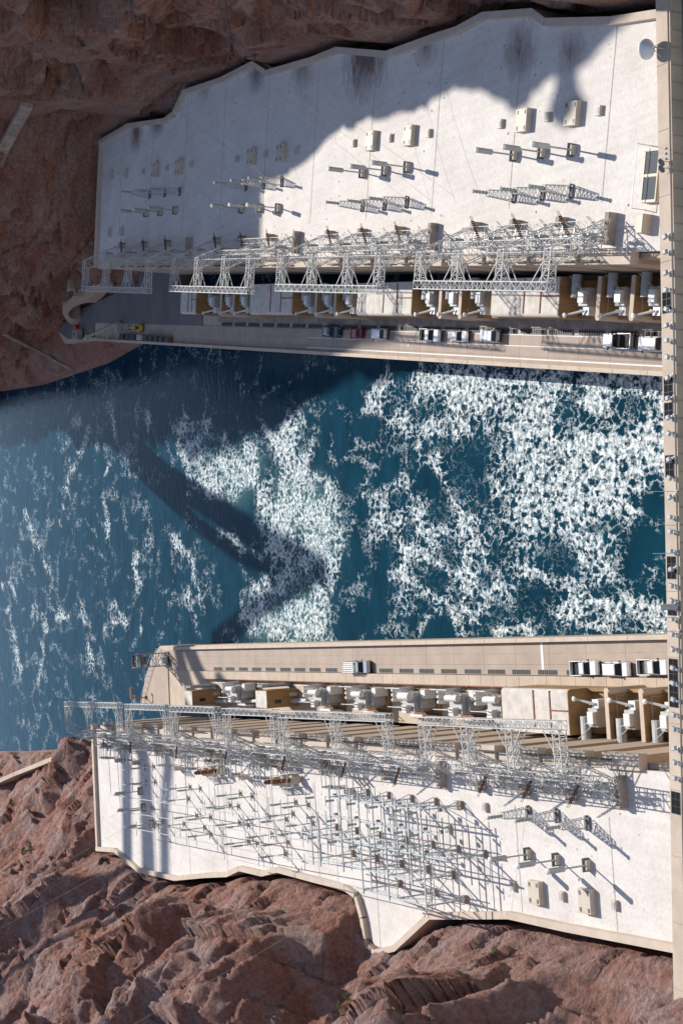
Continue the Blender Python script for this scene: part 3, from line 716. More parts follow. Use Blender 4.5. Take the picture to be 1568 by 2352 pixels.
for (a, b), lb in zip(B_L, ['large white roofed block between old and new transformers on the lower bank', 'white roofed block cut off by the right walkway on the lower bank']):
    block_house(LR, a, b, -8.4, -0.9, 18.0, lb)

def bay_group(fr, s0, s1, divs, o_front, z1, label):
    sg = fr.sg
    e = fr.thing('transformer_bay', -4, s0, ROAD, label, 'transformer bay', 'rows of open transformer bays'); L_ = s1 - s0
    def X(o): return sg * (o + 4)
    MB().box(*sorted((X(o_front + .6), X(-.9))), 0.05, L_ - .05, 0, 4.2).obj('bay_floor', M['bay'], e)
    MB().box(*sorted((X(o_front), X(o_front + .55))), 0.05, L_ - .05, 0, 4.9).obj('front_kerb', M['bay'], e)
    h = z1 - ROAD
    for s in divs:
        d = MB(); y = s - s0
        d.box(*sorted((X(o_front + .3), X(-.7))), y - .38, y + .38, 0, h)
        d.obj('partition', M['bay'], e)
        c = MB(); x = X(o_front + .2); c.lathe([(.62, 0), (.62, h + .02)], (x, y, 0), 14); c.box(*sorted((x, X(-.7))), y - .45, y + .45, h + .003, h + .12)
        c.obj('partition_cap', M['coping'], e)
        p = MB(); p.bar((X(-1), y - .9, h - 1.2), (X(o_front + .9), y - .9, h - 1.2), .1, 6); p.bar((X(o_front + .9), y - .9, h - 1.2), (X(o_front + .9), y - .9, 4.3), .1, 6)
        p.obj('conduit', M['greywhite'], e)
    return e
bay_group(RR, 14.6, 40.7, [22.7, 30.9], -7.3, 17.6, 'nearest row of rust stained transformer bays on the upper bank')
bay_group(RR, 60.6, 87.8, [71.1, 78.0], -7.3, 17.6, 'rust stained transformer bays behind the white parked cars on the upper bank')
bay_group(RR, 110.0, 140.4, [120.3, 129.4], -7.3, 17.6, 'half shaded transformer bays behind the red and blue vehicles')
bay_group(RR, 163.8, 198.0, [174.3, 182.2], -7.3, 17.6, 'fully shaded transformer bays farthest left on the upper bank')
bay_group(LR, 13.8, 40.0, [22.2, 30.5], -8.4, 17.6, 'sunlit tan transformer bays on the lower bank beside the right walkway')

def new_transformer(fr, s, o, label, tone):
    """boxed unit with a cooler drum, tank and a long slanted bushing"""
    sg = fr.sg
    e = fr.thing('transformer', o, s, ROAD + 4.22, label, 'transformer', 'modern transformers standing in the bays'); e.scale = (1, 1, .78)
    t = MB().chbox(-1.5, 1.5, -1.5, 1.0, 0.3, 5.2, .12).obj('tank', M['greywhite'], e)
    MB().chbox(-1.0, 1.0, -1.2, 0.4, 5.2, 6.1, .1).obj('tank_cover', M['white'], t)
    MB().box(-1.7, 1.7, -1.8, 1.3, 0, .32).obj('base', M['steel_dark'], e)
    c = MB(); r = .95
    c.rings([[(sg * 1.8 + q, 2.7 + r * math.cos(k * math.pi / 7), 4.2 + r * math.sin(k * math.pi / 7)) for k in range(14)] for q in (-1.9, -1.85, 1.85, 1.9)])
    c.obj('cooler_drum', M['greywhite'], e, smooth=False)
    for q in (.2, 3.2): MB().bar((sg * q, 2.7, 3.4), (sg * q, 2.7, 0), .3, 6).obj('drum_leg', M['steel_dark'], e)
    MB().box(*sorted((sg * -2.9, sg * -1.5)), -1.0, .6, .3, 4.3).obj('control_cabinet', M['white'], e)
    b = MB(); b.bar((sg * -2.2, -.2, 4.6), (sg * -3.0, 2.6, 6.6), .5, 10, .34); b.lathe([(.2, -.3), (.42, -.1), (.42, .25), (.15, .4)], (sg * -3.05, 2.75, 6.7), 10)
    b.obj('bushing', M['white'], e)
    MB().bar((sg * -2.2, 1.5, 0.3), (sg * -2.2, 1.5, 3.6), .22, 8).lathe([(.1, 0), (.3, .1), (.3, .35), (.1, .5)], (sg * -2.2, 1.5, 3.6), 8).obj('surge_post', M['white'], e)
    MB().bar((sg * 1.0, -.6, 5.4), (sg * 3.4, 2.4, 6.6), .16, 6).bar((sg * .5, .4, 4.8), (sg * 1.4, 2.6, 5.0), .2, 6).obj('pipework', M['greywhite'], e)
    return e
tb = [(RR, [(18.4, 'first'), (26.4, 'second'), (35.6, 'third')], 'in the nearest upper bank bays'), (RR, [(65.4, 'first'), (74.3, 'second'), (82.6, 'third')], 'behind the white parked cars, upper bank'),
      (RR, [(114.8, 'first'), (124.5, 'second'), (134.6, 'third')], 'in the half shaded bays'), (RR, [(168.6, 'first'), (178.0, 'second'), (189, 'third')], 'in the fully shaded bays'),
      (LR, [(17.6, 'first'), (26.0, 'second'), (35.0, 'third')], 'in the lower bank bays')]
for fr, lst, where in tb:
    for s, w_ in lst: new_transformer(fr, s, -3.9, 'grey white transformer, %s from the right, %s' % (w_, where), 0)

def old_transformer(fr, s, o, label, big):
    """older open air unit: tank, three radiator tubes, conservator drum, bushing frame, cabinet"""
    sg = fr.sg
    e = fr.thing('transformer', o, s, ROAD, label, 'transformer', 'old open air transformers on the lower bank')
    MB().chbox(-1.9, 1.9, -2.4, 2.2, .3, 4.6, .15).obj('tank', M['greywhite'], e)
    for k in range(3):
        MB().rings([[(sg * (-2.0) + (k - 1) * 0.0 + sg * (k * .95), 4.6 + .42 * math.cos(a * math.pi / 5), zz + .42 * math.sin(a * math.pi / 5)) for a in range(10)] for zz in (0,)] * 1 + [], cap=False) if False else None
        MB().lathe([(.4, 0), (.44, .3), (.44, 5.3), (.3, 5.6)], (sg * (-2.4 + k * 1.0), 4.2, .3), 10).obj('radiator_tube', M['white'], e)
        MB().lathe([(.3, 0), (.3, 4.4), (.15, 4.6)], (sg * (-2.4 + k * 1.0), 5.3, .3), 8).obj('cooling_pipe', M['greywhite'], e)
    c = MB(); r = .85 if big else .65
    c.rings([[(sg * -1.2 + r * math.cos(k * math.pi / 7), q, 5.6 + r * math.sin(k * math.pi / 7)) for k in range(14)] for q in (-2.6, -2.5, 1.3, 1.4)])
    c.obj('conservator', M['white'], e)
    MB().box(*sorted((sg * -2.4, sg * -.6)), -4.6, -3.0, .2, 3.4).obj('control_cabinet', M['white'], e)
    MB().chbox(-1.3, 1.3, -3.6, -2.5, .3, 3.6, .1).obj('end_cooler', M['greywhite'], e)
    f = MB()
    for k in range(3):
        y = -1.6 + k * 1.8
        f.bar((sg * -2.0, y, 4.4), (sg * -2.9, y + .5, 7.4), .22, 6); f.bar((sg * .9, y, 4.4), (sg * .9, y, 7.0), .3, 8, .2)
    f.bar((sg * -2.9, -1.5, 7.3), (sg * -2.9, 4.4, 7.3), .14); f.bar((sg * .9, -1.7, 7.0), (sg * .9, 4.2, 7.0), .12)
    f.obj('bushing', M['white'], e)
    MB().chbox(*sorted((sg * .6, sg * 2.2)), -.9, 1.0, 4.6, 5.7, .1).obj('tank_cover', M['white'], e)
    p = MB().bar((sg * 3.2, -4.5, 1.2), (sg * 3.2, 4.6, 1.2), .75, 10); p.bar((sg * 3.2, -4.5, .2), (sg * 3.2, -4.5, 1.2), .3); p.bar((sg * 3.2, 4.5, .2), (sg * 3.2, 4.5, 1.2), .3)
    p.obj('oil_pipe', M['white'], e)
    MB().box(*sorted((sg * 3.8, sg * 2.5)), -5, 5, 0, .3).obj('base', M['rust'], e)
    MB().box(-2.3, 2.3, -5, 5.6, 0, .31).obj('pad', M['bay'], e)
    return e
for k, (s, lb) in enumerate([(68.0, 'pale old transformer partly hidden by the white roofed block'), (81.0, 'second old transformer to the left of the white roofed block'), (98.5, 'old transformer with big white drum in the middle of the lower row'),
                             (118.5, 'old transformer in front of the lone service truck'), (139.0, 'old transformer with white conservator left of the service truck'), (186.0, 'old transformer between the two tan sheds on the lower bank')]):
    old_transformer(LR, s, -4.6, lb, k == 2)
def shed(s, label, o0, o1, L_, h):
    e = LR.thing('equipment_shed', (o0 + o1) / 2, s, ROAD, label, 'shed', 'tall tan equipment sheds on the lower bank'); d = abs(o1 - o0) / 2
    MB().chbox(-d, d, 0, L_, 0, h, .1).obj('wall', M['bay'], e)
    MB().box(-d + .1, d - .1, .1, L_ - .1, h + .002, h + .05).obj('roof', M['blockroof'], e)
    MB().box(-d * .5, -d * .1, -.06, 0, h * .55, h * .75).obj('window', M['glass'], e); MB().box(d * .2, d * .6, -.05, 0, 0, 2.2).obj('door', M['tan_box'], e)
    for k in range(3): MB().lathe([(.42, 0), (.42, h - .6), (.3, h - .4)], (d + 1.0 - 0.0, L_ - .6 - k * 1.05, 0), 10).obj('riser_pipe', M['pipe'], e)
shed(205.0, 'tall tan equipment shed farthest left, beside the end of the lower terrace', -8.8 + 3.7, -4.4 + 3.2, 5.4, 8.2)
shed(158.0, 'tall tan equipment shed between old transformers on the lower bank', -8.8 + 2.8, -4.4 + 2.6, 6.4, 8.2)
k = MB(); k.bar((3.4, 150, ROAD + 1.5), (1.2, 226, ROAD + 1.5), 1.0, 12); [k.bar((3.4 - 2.2 * t, 150 + 76 * t, ROAD), (3.4 - 2.2 * t, 150 + 76 * t, ROAD + 1.2), .4) for t in (.05, .3, .55, .8, .97)]
tag(k.obj('oil_pipeline', M['pipe'], None, LR.w(0, 0, 0), LR.a), 'long silver pipe lying at the foot of the lower wing wall', 'pipe')

# ------------------------------------------------------------------ central section of the powerhouse at the toe of the dam
def sx(py): return 67.1 - 0.05706 * py          # metres across the canyon
ce = link('central_powerhouse', None, None, (0, 0, 0), 0.0149)
tag(ce, 'concrete central powerhouse block with floodlit ledge along the right edge of the photo', 'building')
MB().box(-140, 140, 137.55, 139.6, -4, 34.9).obj('front_wall', M['beige'], ce)
for k in range(-16, 17): MB().chbox(k * 8.6 + .012, k * 8.6 + 8.588, 137.5, 139.75, 34.9, 35.5, .05).obj('ledge_slab', M['beige'], ce)
MB().box(-140, 140, 137.2, 137.48, 31, 35.35).obj('inner_wall', M['wall'], ce)
MB().box(-140, 140, 95, 137.2, 30, 33.3).obj('roof', M['plaza'], ce)
for k in range(-60, 60): MB().box(k * 2.3, k * 2.3 + .12, 137.12, 137.2, 33.3, 35.3).obj('wall_rib', M['walk'], ce)
# dark gridded panels let into the ledge
def ppair(a, b): return (a, b)
PAN = [(643, 691), (838, 889), (896, 932), (1016, 1066), (1247, 1298), (1356, 1381), (1480, 1531), (1539, 1590), (1782, 1832)]
for a, b in PAN:
    x1, x0 = sx(a), sx(b)
    p = MB().box(x0, x1, 137.75, 139.45, 35.48, 35.53).obj('skylight_panel', M['panel'], ce)
    g = MB(); n = max(2, int((x1 - x0) / .75))
    for j in range(n + 1): g.box(x0 + (x1 - x0) * j / n - .025, x0 + (x1 - x0) * j / n + .025, 137.75, 139.45, 35.531, 35.56)
    for j in range(3): g.box(x0, x1, 137.75 + j * .82, 137.8 + j * .82, 35.531, 35.558)
    g.obj('panel_bars', M['dark'], p)
# floodlights clamped along the inner edge of the ledge
FL = [516, 553, 600, 643, 687, 720, 756, 796, 838, 886, 929, 970, 1024, 1071, 1110, 1158, 1191, 1235, 1273, 1315, 1350, 1389, 1425, 1460, 1502, 1537, 1573, 1607, 1639, 1680, 1715, 1749]
f_body = MB().chbox(-.36, .36, .1, .9, .42, .95, .08).mesh('lamp_housing', M['greywhite'])
f_glass = MB().box(-.3, .3, .9, .93, .46, .9).mesh('lamp_lens', M['lamp_glass'])
f_post = MB().box(-.12, .12, -.35, .12, 0, .62).box(-.3, .3, -.4, -.1, 0, .2).mesh('bracket', M['white'])
ordn = ['first', 'second', 'third', 'fourth', 'fifth', 'sixth', 'seventh', 'eighth', 'ninth', 'tenth', 'eleventh', 'twelfth', 'thirteenth', 'fourteenth', 'fifteenth', 'sixteenth']
for i, py in enumerate(FL):
    lb = 'small floodlight on the right ledge, %s counting from the %s' % ((ordn[i], 'top') if i < 16 else (ordn[31 - i], 'bottom'))
    x = sx(py); e = link('floodlight', None, None, (x - .0149 * 137, 137.75 + .0149 * x, 35.5), random.uniform(-.5, .5)); e.scale = (.8, .8, .8); tag(e, lb, 'floodlight', 'floodlights along the right ledge')
    link('lamp_housing', f_body, e); link('lamp_lens', f_glass, e); link('bracket', f_post, e)
# dish antennas and whips
for py, lb in ((349, 'upper of two small dark dish antennas on the right ledge'), (364, 'lower of two small dark dish antennas on the right ledge')):
    e = link('dish_antenna', None, None, (sx(py) - 2, 137.8 + .0149 * sx(py), 35.5), .3); tag(e, lb, 'antenna')
    d = MB(); n = 14
    d.rings([[(r * math.cos(2 * math.pi * k / n), .3 - y, .9 + r * math.sin(2 * math.pi * k / n)) for k in range(n)] for r, y in ((.08, .12), (.35, .08), (.55, -.02), (.56, -.04), (.35, .06), (.06, .1))])
    d.obj('dish', M['steel_dark'], e); MB().bar((0, 0, 0), (0, 0, 1.0), .1, 6).bar((0, .2, .9), (0, 1.2, .8), .06).obj('mast', M['steel'], e)
for py, lb in ((316, 'topmost of three thin whip antennas on the right ledge'), (328, 'middle one of three thin whip antennas on the right ledge'), (340, 'lowest of three thin whip antennas on the right ledge')):
    e = link('whip_antenna', None, None, (sx(py) - 2, 138.3 + .0149 * sx(py), 35.5)); tag(e, lb, 'antenna')
    MB().bar((0, 0, 0), (0, .3, 3.6), .05, 5, .03).obj('whip', M['white'], e); MB().box(-.12, .12, -.12, .12, 0, .2).obj('base', M['steel'], e)
for py, lb in ((1100, 'thin white light pole leaning over the water beside the right ledge'), (1240, 'thin white pole above the dark water near the right ledge'), (1385, 'thin white pole beside the grey tube on the right ledge'), (1416, 'thin white pole nearest the lower terrace on the right ledge')):
    e = link('light_pole', None, None, (sx(py) - 2, 137.4 + .0149 * sx(py), 35.5)); tag(e, lb, 'pole')
    MB().bar((0, 0, 0), (0, .6, 3.6), .12, 6, .08).obj('pole', M['white'], e); MB().box(-.2, .2, -.2, .2, 0, .15).obj('base', M['steel'], e)
e = link('vent_tube', None, None, (sx(1362) - 2, 137.6 + .0149 * sx(1362), 35.5)); tag(e, 'thick grey vent tube sticking out over the right ledge', 'vent')
MB().bar((0, 0, 0), (0, .5, 2.6), .75, 12).obj('tube', M['greywhite'], e); MB().lathe([(.55, 0), (.55, .2), (.4, .25)], (0, 0, 0), 12).obj('flange', M['steel_dark'], e)
# white horn reflector near the top corner
e = link('horn_antenna', None, None, (sx(88) - 2, 138.4 + .0149 * sx(88), 35.5), -.15); e.scale = (.78, .78, .78); tag(e, 'large white cone shaped dish antenna on the ledge at the top right', 'antenna')
d = MB(); n = 24
d.rings([[(r * math.cos(2 * math.pi * k / n) * 1.0, y, 1.9 + r * math.sin(2 * math.pi * k / n)) for k in range(n)] for r, y in ((.25, .3), (1.7, 1.9), (1.72, 2.15), (1.0, 2.45), (.05, 2.6))])
d.obj('reflector', M['white'], e, smooth=False)
MB().bar((0, -.3, 0), (0, -.3, 2.4), .2, 8).bar((0, -.3, 1.8), (0, .6, 1.9), .2, 8).bar((1.2, .4, 0), (.2, .4, 1.8), .09).bar((-1.2, .4, 0), (-.2, .4, 1.8), .09).obj('mount', M['steel'], e)
# glazed roof box at the end of the upper roof
e = RW.thing('roof_skylight', 11.0, 2.8, ROOF, 'two paned dark skylight on the upper white roof against the right ledge', 'skylight')
MB().box(-3.6, 3.6, -1.6, 1.6, 0, .9).obj('curb', M['tan_box'], e)
for j in (-1, 1):
    MB().box(j * 1.75 - 1.5, j * 1.75 + 1.5, -1.3, 1.3, .9, .98).obj('pane', M['pane'], e)
fm = MB()
for j in (-3.4, 0, 3.4): fm.box(j - .18, j + .18, -1.5, 1.5, .9, 1.05)
fm.box(-3.5, 3.5, 1.32, 1.52, .9, 1.06); fm.box(-3.5, 3.5, -1.52, -1.32, .9, 1.06); fm.obj('frame', M['tan_box'], e)
MB().bar((-4.4, 1.9, 0), (-4.4, 1.9, 2.2), .1).bar((4.2, 1.9, 0), (4.2, 1.9, 2.2), .1).bar((-4.4, 1.9, 2.2), (4.2, 1.9, 2.2), .08).obj('railing', M['white'], e)
tag(MB().chbox(-1.3, 1.3, -.7, .7, 0, 1.5, .1).obj('air_handler', M['tan_box'], None, RW.w(4.6, 3.6, ROOF), RW.a), 'small tan machine box by the right ledge on the upper roof', 'machine box')

# ------------------------------------------------------------------ lattice gantries that carry the lines out over the terraces
def tower_mesh(sg, tip):
    k = MB(); W_ = 1.5
    H0, H1 = 33.4 - ROOF, 42.0 - ROOF
    for y in (-W_ / 2, W_ / 2):
        # leg: two inclined chords, arm: two horizontal chords
        A0, A1 = Vector((sg * 2.6, y, H0)), Vector((sg * -1.6, y, H1)); B0, B1 = Vector((sg * 5.4, y, H0)), Vector((sg * 0.6, y, H1 + 1.1))
        k.bar(A0, A1, .135); k.bar(B0, B1, .135); n = 6
        for j in range(n):
            p, q = A0.lerp(A1, j / n), B0.lerp(B1, (j + 1) / n); k.bar(p, q, .068); k.bar(B0.lerp(B1, j / n), A0.lerp(A1, (j + .5) / n), .06)
        C0, C1 = A1, Vector((sg * tip, y, H1)); D0, D1 = B1, Vector((sg * tip, y, H1 + 1.2))
        k.bar(C0, C1, .135); k.bar(D0, D1, .135); k.bar(A1, B1, .12); n = 4
        for j in range(n):
            p, q = C0.lerp(C1, j / n), D0.lerp(D1, (j + 1) / n); k.bar(p, q, .068); k.bar(q, C0.lerp(C1, (j + 1) / n), .06)
    for P0, P1, n in (((sg * 2.6, 0, H0), (sg * -1.6, 0, H1), 6), ((sg * 5.4, 0, H0), (sg * .6, 0, H1 + 1.1), 6), ((sg * -1.6, 0, H1), (sg * tip, 0, H1), 4), ((sg * .6, 0, H1 + 1.1), (sg * tip, 0, H1 + 1.2), 5)):
        P0, P1 = Vector(P0), Vector(P1)
        for j in range(n):
            a, b = P0.lerp(P1, j / n), P0.lerp(P1, (j + 1) / n); y = W_ / 2 * (1 if j % 2 else -1)
            k.bar(a + Vector((0, -y, 0)), b + Vector((0, y, 0)), .068); k.bar(b + Vector((0, -W_ / 2, 0)), b + Vector((0, W_ / 2, 0)), .068)
    return k.mesh('tower', M['steel'])
def knee_mesh(sg, d, tip):
    return MB().bar((sg * (tip + 2.9), d * .75, 10.0), (sg * (tip - .1), d * 3.2, 10.0), .12).bar((sg * (tip + 2.9), d * .75, 11.1), (sg * (tip - .1), d * 3.2, 11.1), .12).mesh('knee_brace', M['steel'])
def string_mesh(sg):
    k = MB()
    for y in (-.22, .22):
        a, b = Vector((sg * 2.0, y - 1.4, 4.6)), Vector((sg * 6.8, y + 5.0, 2.8))
        k.bar(a, b, .1, 5)
        for j in range(11):
            p = a.lerp(b, .12 + .07 * j); d = (b - a).normalized(); k.bar(p - d * .06, p + d * .06, .27, 8)
    return k.mesh('insulator_string', M['brown_porcelain'])
def bush_mesh(sg):
    k = MB()
    for y in (-.7, .7): k.lathe([(.14, 0), (.3, .2), (.2, .4), (.3, .6), (.2, .8), (.3, 1.0), (.2, 1.2), (.3, 1.4), (.1, 1.7)], (sg * 3.0, y, 3.4), 8)
    return k.mesh('post_insulator', M['porcelain'])
STR = {1: string_mesh(1), -1: string_mesh(-1)}; BUS = {1: bush_mesh(1), -1: bush_mesh(-1)}
FT = MB().chbox(-.75, .75, -.5, .5, 0, 1.6, .06).mesh('concrete_footing', M['walk'])
FTL = {g: MB().chbox(*sorted((g * 1.9, g * 6.4)), -.5, .5, 0, 1.5, .06).mesh('concrete_footing', M['walk']) for g in (1, -1)}
def gantry(fr, ss, label, dense, tip, strings=True):
    sg = fr.sg; TW = tower_mesh(sg, tip); KN = {d: knee_mesh(sg, d, tip) for d in (1, -1)}; s0, s1 = min(ss), max(ss); L_ = s1 - s0
    e = fr.thing('lattice_gantry', 0, s0, ROOF, label, 'gantry', 'lattice line gantries leaning out from the wing roofs')
    for i, s in enumerate(sorted(ss)):
        y = s - s0
        t = link('tower', TW, e, (0, y, 0))
        if s > s0 + .1: link('knee_brace', KN[-1], t)
        if s < s1 - .1: link('knee_brace', KN[1], t)
        if i == 0: link('concrete_footing', FTL[sg], e, (0, y, 0))
        else:
            for ox in (2.7, 5.4): link('concrete_footing', FT, e, (sg * ox, y, 0))
        link('post_insulator', BUS[sg], e, (0, y, 0))
        if strings and i < len(ss) - 1:
            st = link('insulator_string', STR[sg], e, (0, y + (sorted(ss)[i + 1] - s) * .42, 0))
    n = max(6, int(L_ / 1.15))
    MB().truss((sg * tip, -.75, 9.8), (sg * tip, L_ + .75, 9.8), (sg * -1.25, 0, 0), (0, 0, 1.5), n, .14, .075).obj('beam', M['steel'], e)
    b = MB(); n = max(6, int(L_ / 1.6))
    b.truss((sg * 1.6, -.75, 4.6), (sg * 1.6, L_ + .75, 4.6), (sg * .9, 0, 0), (0, 0, 1.3), n, .14, .068)
    b.obj('middle_truss', M['steel'], e)
    b = MB(); b.ladder((sg * 4.2, -.6, 2.4), (sg * 4.2, L_ + .6, 2.4), (sg * .9, 0, .6), n, .12, .06); b.ladder((sg * 0.2, -.6, 7.2), (sg * 0.2, L_ + .6, 7.2), (sg * .2, 0, 1.3), n, .12, .06)
    b.obj('bus_ladder', M['steel_dark'] if dense else M['steel'], e)
    # equipment stands under the gantry
    for s_a, s_b in zip(sorted(ss), sorted(ss)[1:]):
        k = MB(); q = (s_b - s_a) / 4
        for j in (1, 2, 3):
            y = s_a - s0 + q * j
            k.lathe([(.18, 0), (.18, 1.2), (.32, 1.3), (.2, 1.6), (.32, 1.8), (.2, 2.1), (.32, 2.3), (.16, 2.8)], (sg * 3.1, y, 0), 8)
            k.bar((sg * 2.2, y, 2.6), (sg * 4.6, y, 2.6), .1)
        k.bar((sg * 3.1, s_a - s0 + q * .6, 2.8), (sg * 3.1, s_a - s0 + q * 3.4, 2.8), .1)
        k.obj('disconnect_switch', M['porcelain'], e)
        c = MB().bar((sg * -.35, s_a - s0 + .9, 1.3), (sg * -.35, s_b - s0 - .9, 1.25), .3, 6); c.obj('cable_bundle', M['dark'], e)
    return e
gantry(RW, [10.7, 22.0, 33.8, 44.7], 'sunlit steel lattice gantry with four towers nearest the right on the upper wing', False, -4.0)
gantry(RW, [57.9, 69.0, 82.7, 95.8], 'second lattice gantry from the right on the upper wing, above the parked white cars', False, -4.9)
gantry(RW, [110.2, 122.7, 137.4, 151.5], 'third lattice gantry from the right on the upper wing, crossing the shadow edge', False, -5.6)
gantry(RW, [168.1, 182.4, 199, 216.0], 'leftmost lattice gantry of the upper wing, half in shade', False, -6.2)
gantry(LW, [10.0, 21.3, 32.9, 45.2], 'lattice gantry nearest the right on the lower wing, with four towers', True, -5.2)
gantry(LW, [56.9, 75.5, 96.8], 'lattice gantry with three towers in the middle of the lower wing', True, -5.5)
gantry(LW, [100.5, 123.7], 'two tower lattice gantry opposite the service truck on the lower wing', True, -5.7)
gantry(LW, [129.2, 153.9], 'two tower lattice gantry left of the middle on the lower wing', True, -5.9)
gantry(LW, [158.2, 184.3], 'two tower lattice gantry second from the left on the lower wing', True, -6.1)
gantry(LW, [191.4, 215.8, 234.3], 'leftmost lattice gantry of the lower wing, reaching out over the water', True, -6.3)

# ------------------------------------------------------------------ posts and masts on the roofs
ar_base = MB().box(-.7, .7, -.28, .28, 0, .9).mesh('footing', M['tan_box'])
ar_plate = MB().box(-1.0, 1.0, .28, .42, 0, 1.2).mesh('base_plate', M['steel_dark'])
ar_rod = MB().lathe([(.13, .9), (.13, 4.6), (.2, 4.7)], (0, 0, 0), 8).mesh('rod', M['greywhite'])
ar_body = MB().lathe([(.3, 4.6), (.42, 4.75), (.42, 7.3), (.3, 7.45)], (0, 0, 0), 12).mesh('arrester_body', M['greywhite'])
ar_cap = MB().lathe([(.46, 7.45), (.46, 7.7), (.2, 7.85)], (0, 0, 0), 12).mesh('cap', M['white'])
def arrester(fr, o, s, label, dark=False):
    e = fr.thing('arrester_post', o, s, ROOF, label, 'post', 'white capped arrester posts standing in threes')
    for nm, me in (('footing', ar_base), ('base_plate', ar_plate), ('rod', ar_rod), ('arrester_body', ar_body), ('cap', ar_cap)): link(nm, me, e)
trio = ['left', 'middle', 'right']
AR = [(RW, [(16.1, 35.9), (16.0, 28.6), (15.8, 21.3)], 'in the rightmost sunlit trio on the upper roof'), (RW, [(16.4, 84.5), (16.3, 76.1), (16.4, 68.3)], 'in the second trio from the right on the upper roof'),
      (RW, [(12.0, 138.8), (11.8, 129.2), (11.4, 120.0)], 'in the trio at the shadow edge on the upper roof'), (RW, [(13.3, 199.2), (13.2, 188.8), (13.2, 178.5)], 'in the shaded trio at the far left of the upper roof'),
      (LW, [(15.1, 33.6), (15.2, 26.4), (15.2, 19.1)], 'in the trio near the right end of the lower roof'), (LW, [(16.3, 206.2), (20.4, 204.4), (24.2, 198.9)], 'in the trio at the striped left end of the lower roof')]
for fr, pts, where in AR:
    for (o, s), t_ in zip(pts, trio): arrester(fr, o, s, '%s white arrester post %s' % (t_ if 'striped' not in where else {'left': 'upper', 'middle': 'central', 'right': 'lowest'}[t_], where))
def mast_meshes():
    k = MB(); w0, w1 = .75, .45
    for i in (-1, 1):
        for j in (-1, 1): k.bar((i * w0, j * w0, .5), (i * w1, j * w1, 5.0), .11)
    n = 6
    for q in range(n):
        a, b = q / n, (q + 1) / n
        for (i, j), (i2, j2) in (((-1, -1), (1, -1)), ((1, -1), (1, 1)), ((1, 1), (-1, 1)), ((-1, 1), (-1, -1))):
            wa = w0 + (w1 - w0) * a; wb = w0 + (w1 - w0) * b
            k.bar((i * wa, j * wa, .5 + 4.5 * a), (i2 * wb, j2 * wb, .5 + 4.5 * b), .07); k.bar((i * wb, j * wb, .5 + 4.5 * b), (i2 * wb, j2 * wb, .5 + 4.5 * b), .07)
    return k.mesh('lattice_stand', M['steel']), MB().lathe([(.2, 5), (.3, 5.2), (.2, 5.5), (.3, 5.8), (.2, 6.1), (.3, 6.4), (.2, 6.7), (.3, 7.0), (.12, 7.4)], (0, 0, 0), 8).mesh('insulator', M['porcelain']), MB().box(-1.1, 1.1, -.12, .12, .0, .5).box(-.9, .9, -.6, .6, 0, .3).mesh('base_plate', M['steel_dark']), MB().lathe([(.1, 7.4), (.32, 7.5), (.32, 7.7), (.1, 7.8)], (0, 0, 0), 10).mesh('terminal', M['greywhite'])
MS = mast_meshes()
def mast(fr, o, s, label):
    e = fr.thing('lattice_mast', o, s, ROOF, label, 'mast', 'lattice insulator masts standing in threes')
    for nm, me in zip(('lattice_stand', 'insulator', 'base_plate', 'terminal'), MS): link(nm, me, e)
LT = [(RW, [(9.9, 35.8), (9.9, 28.4), (9.9, 21.3)], 'in the rightmost trio on the upper roof'), (RW, [(10.4, 84.6), (10.3, 76.3), (10.4, 68.5)], 'in the second trio from the right on the upper roof'),
      (RW, [(16.9, 138.0), (16.8, 129.0), (16.8, 120.0)], 'in the trio touched by the shadow edge on the upper roof'), (RW, [(18.0, 198.2), (17.9, 187.4), (17.7, 177.3)], 'in the shaded trio at the left of the upper roof'),
      (LW, [(8.8, 33.3), (8.7, 26.1), (9.2, 18.9)], 'in the only trio on the lower roof')]
for fr, pts, where in LT:
    for (o, s), t_ in zip(pts, trio): mast(fr, o, s, '%s lattice insulator mast %s' % (t_, where))

# ------------------------------------------------------------------ switchyard pipework on the lower roof
bs_foot = MB().box(-.42, .42, -.2, .2, 0, .3).mesh('footing', M['tan_box'])
bs_plate = MB().box(-.9, .9, -.06, .06, .3, .5).mesh('base_plate', M['steel_dark'])
bs_post = MB().lathe([(.13, .3), (.12, 3.6), (.2, 3.65), (.2, 3.8)], (0, 0, 0), 7).mesh('post', M['steel'])
bs_ins = MB().lathe([(.16, 3.8), (.27, 4.0), (.17, 4.3), (.27, 4.6), (.17, 4.9), (.27, 5.2), (.17, 5.5), (.27, 5.8), (.1, 6.2)], (0, 0, 0), 8).mesh('insulator', M['porcelain'])
bs_arm = MB().bar((-1.7, 0, 6.3), (1.7, 0, 6.3), .14).bar((0, -1.6, 6.3), (0, 1.6, 6.3), .12).mesh('cross_arm', M['pipe'])
P1 = [(10.0, 202.7), (9.5, 196.4), (13.8, 202.3), (13.4, 195.9), (20.3, 199.2), (24.3, 194.2), (22.7, 191.1), (22.4, 177.3), (22.2, 164.3), (13.2, 172.2), (13.2, 165.8), (16.1, 173.5), (19.8, 168.9), (19.5, 160.3), (23.4, 160.6), (15.9, 148.5), (15.8, 143.9), (19.4, 143.8), (19.5, 139.1), (23.1, 139.3), (23.1, 134.8), (9.1, 142.2), (12.9, 142.4), (13.1, 136.2),
      (12.9, 114.7), (13.0, 109.0), (15.3, 116.3), (16.7, 119.6), (16.5, 107.5), (21.4, 119.4), (18.6, 111.7), (17.0, 128.0), (20.5, 127.0), (24.0, 121.0)]
def near_name(s):
    return ('at the striped left end' if s > 185 else 'in the left cluster' if s > 155 else 'in the middle cluster' if s > 130 else 'left of the big pipe rack')
rows = {}
for (o, s) in P1: rows.setdefault(near_name(s), []).append((o, s))
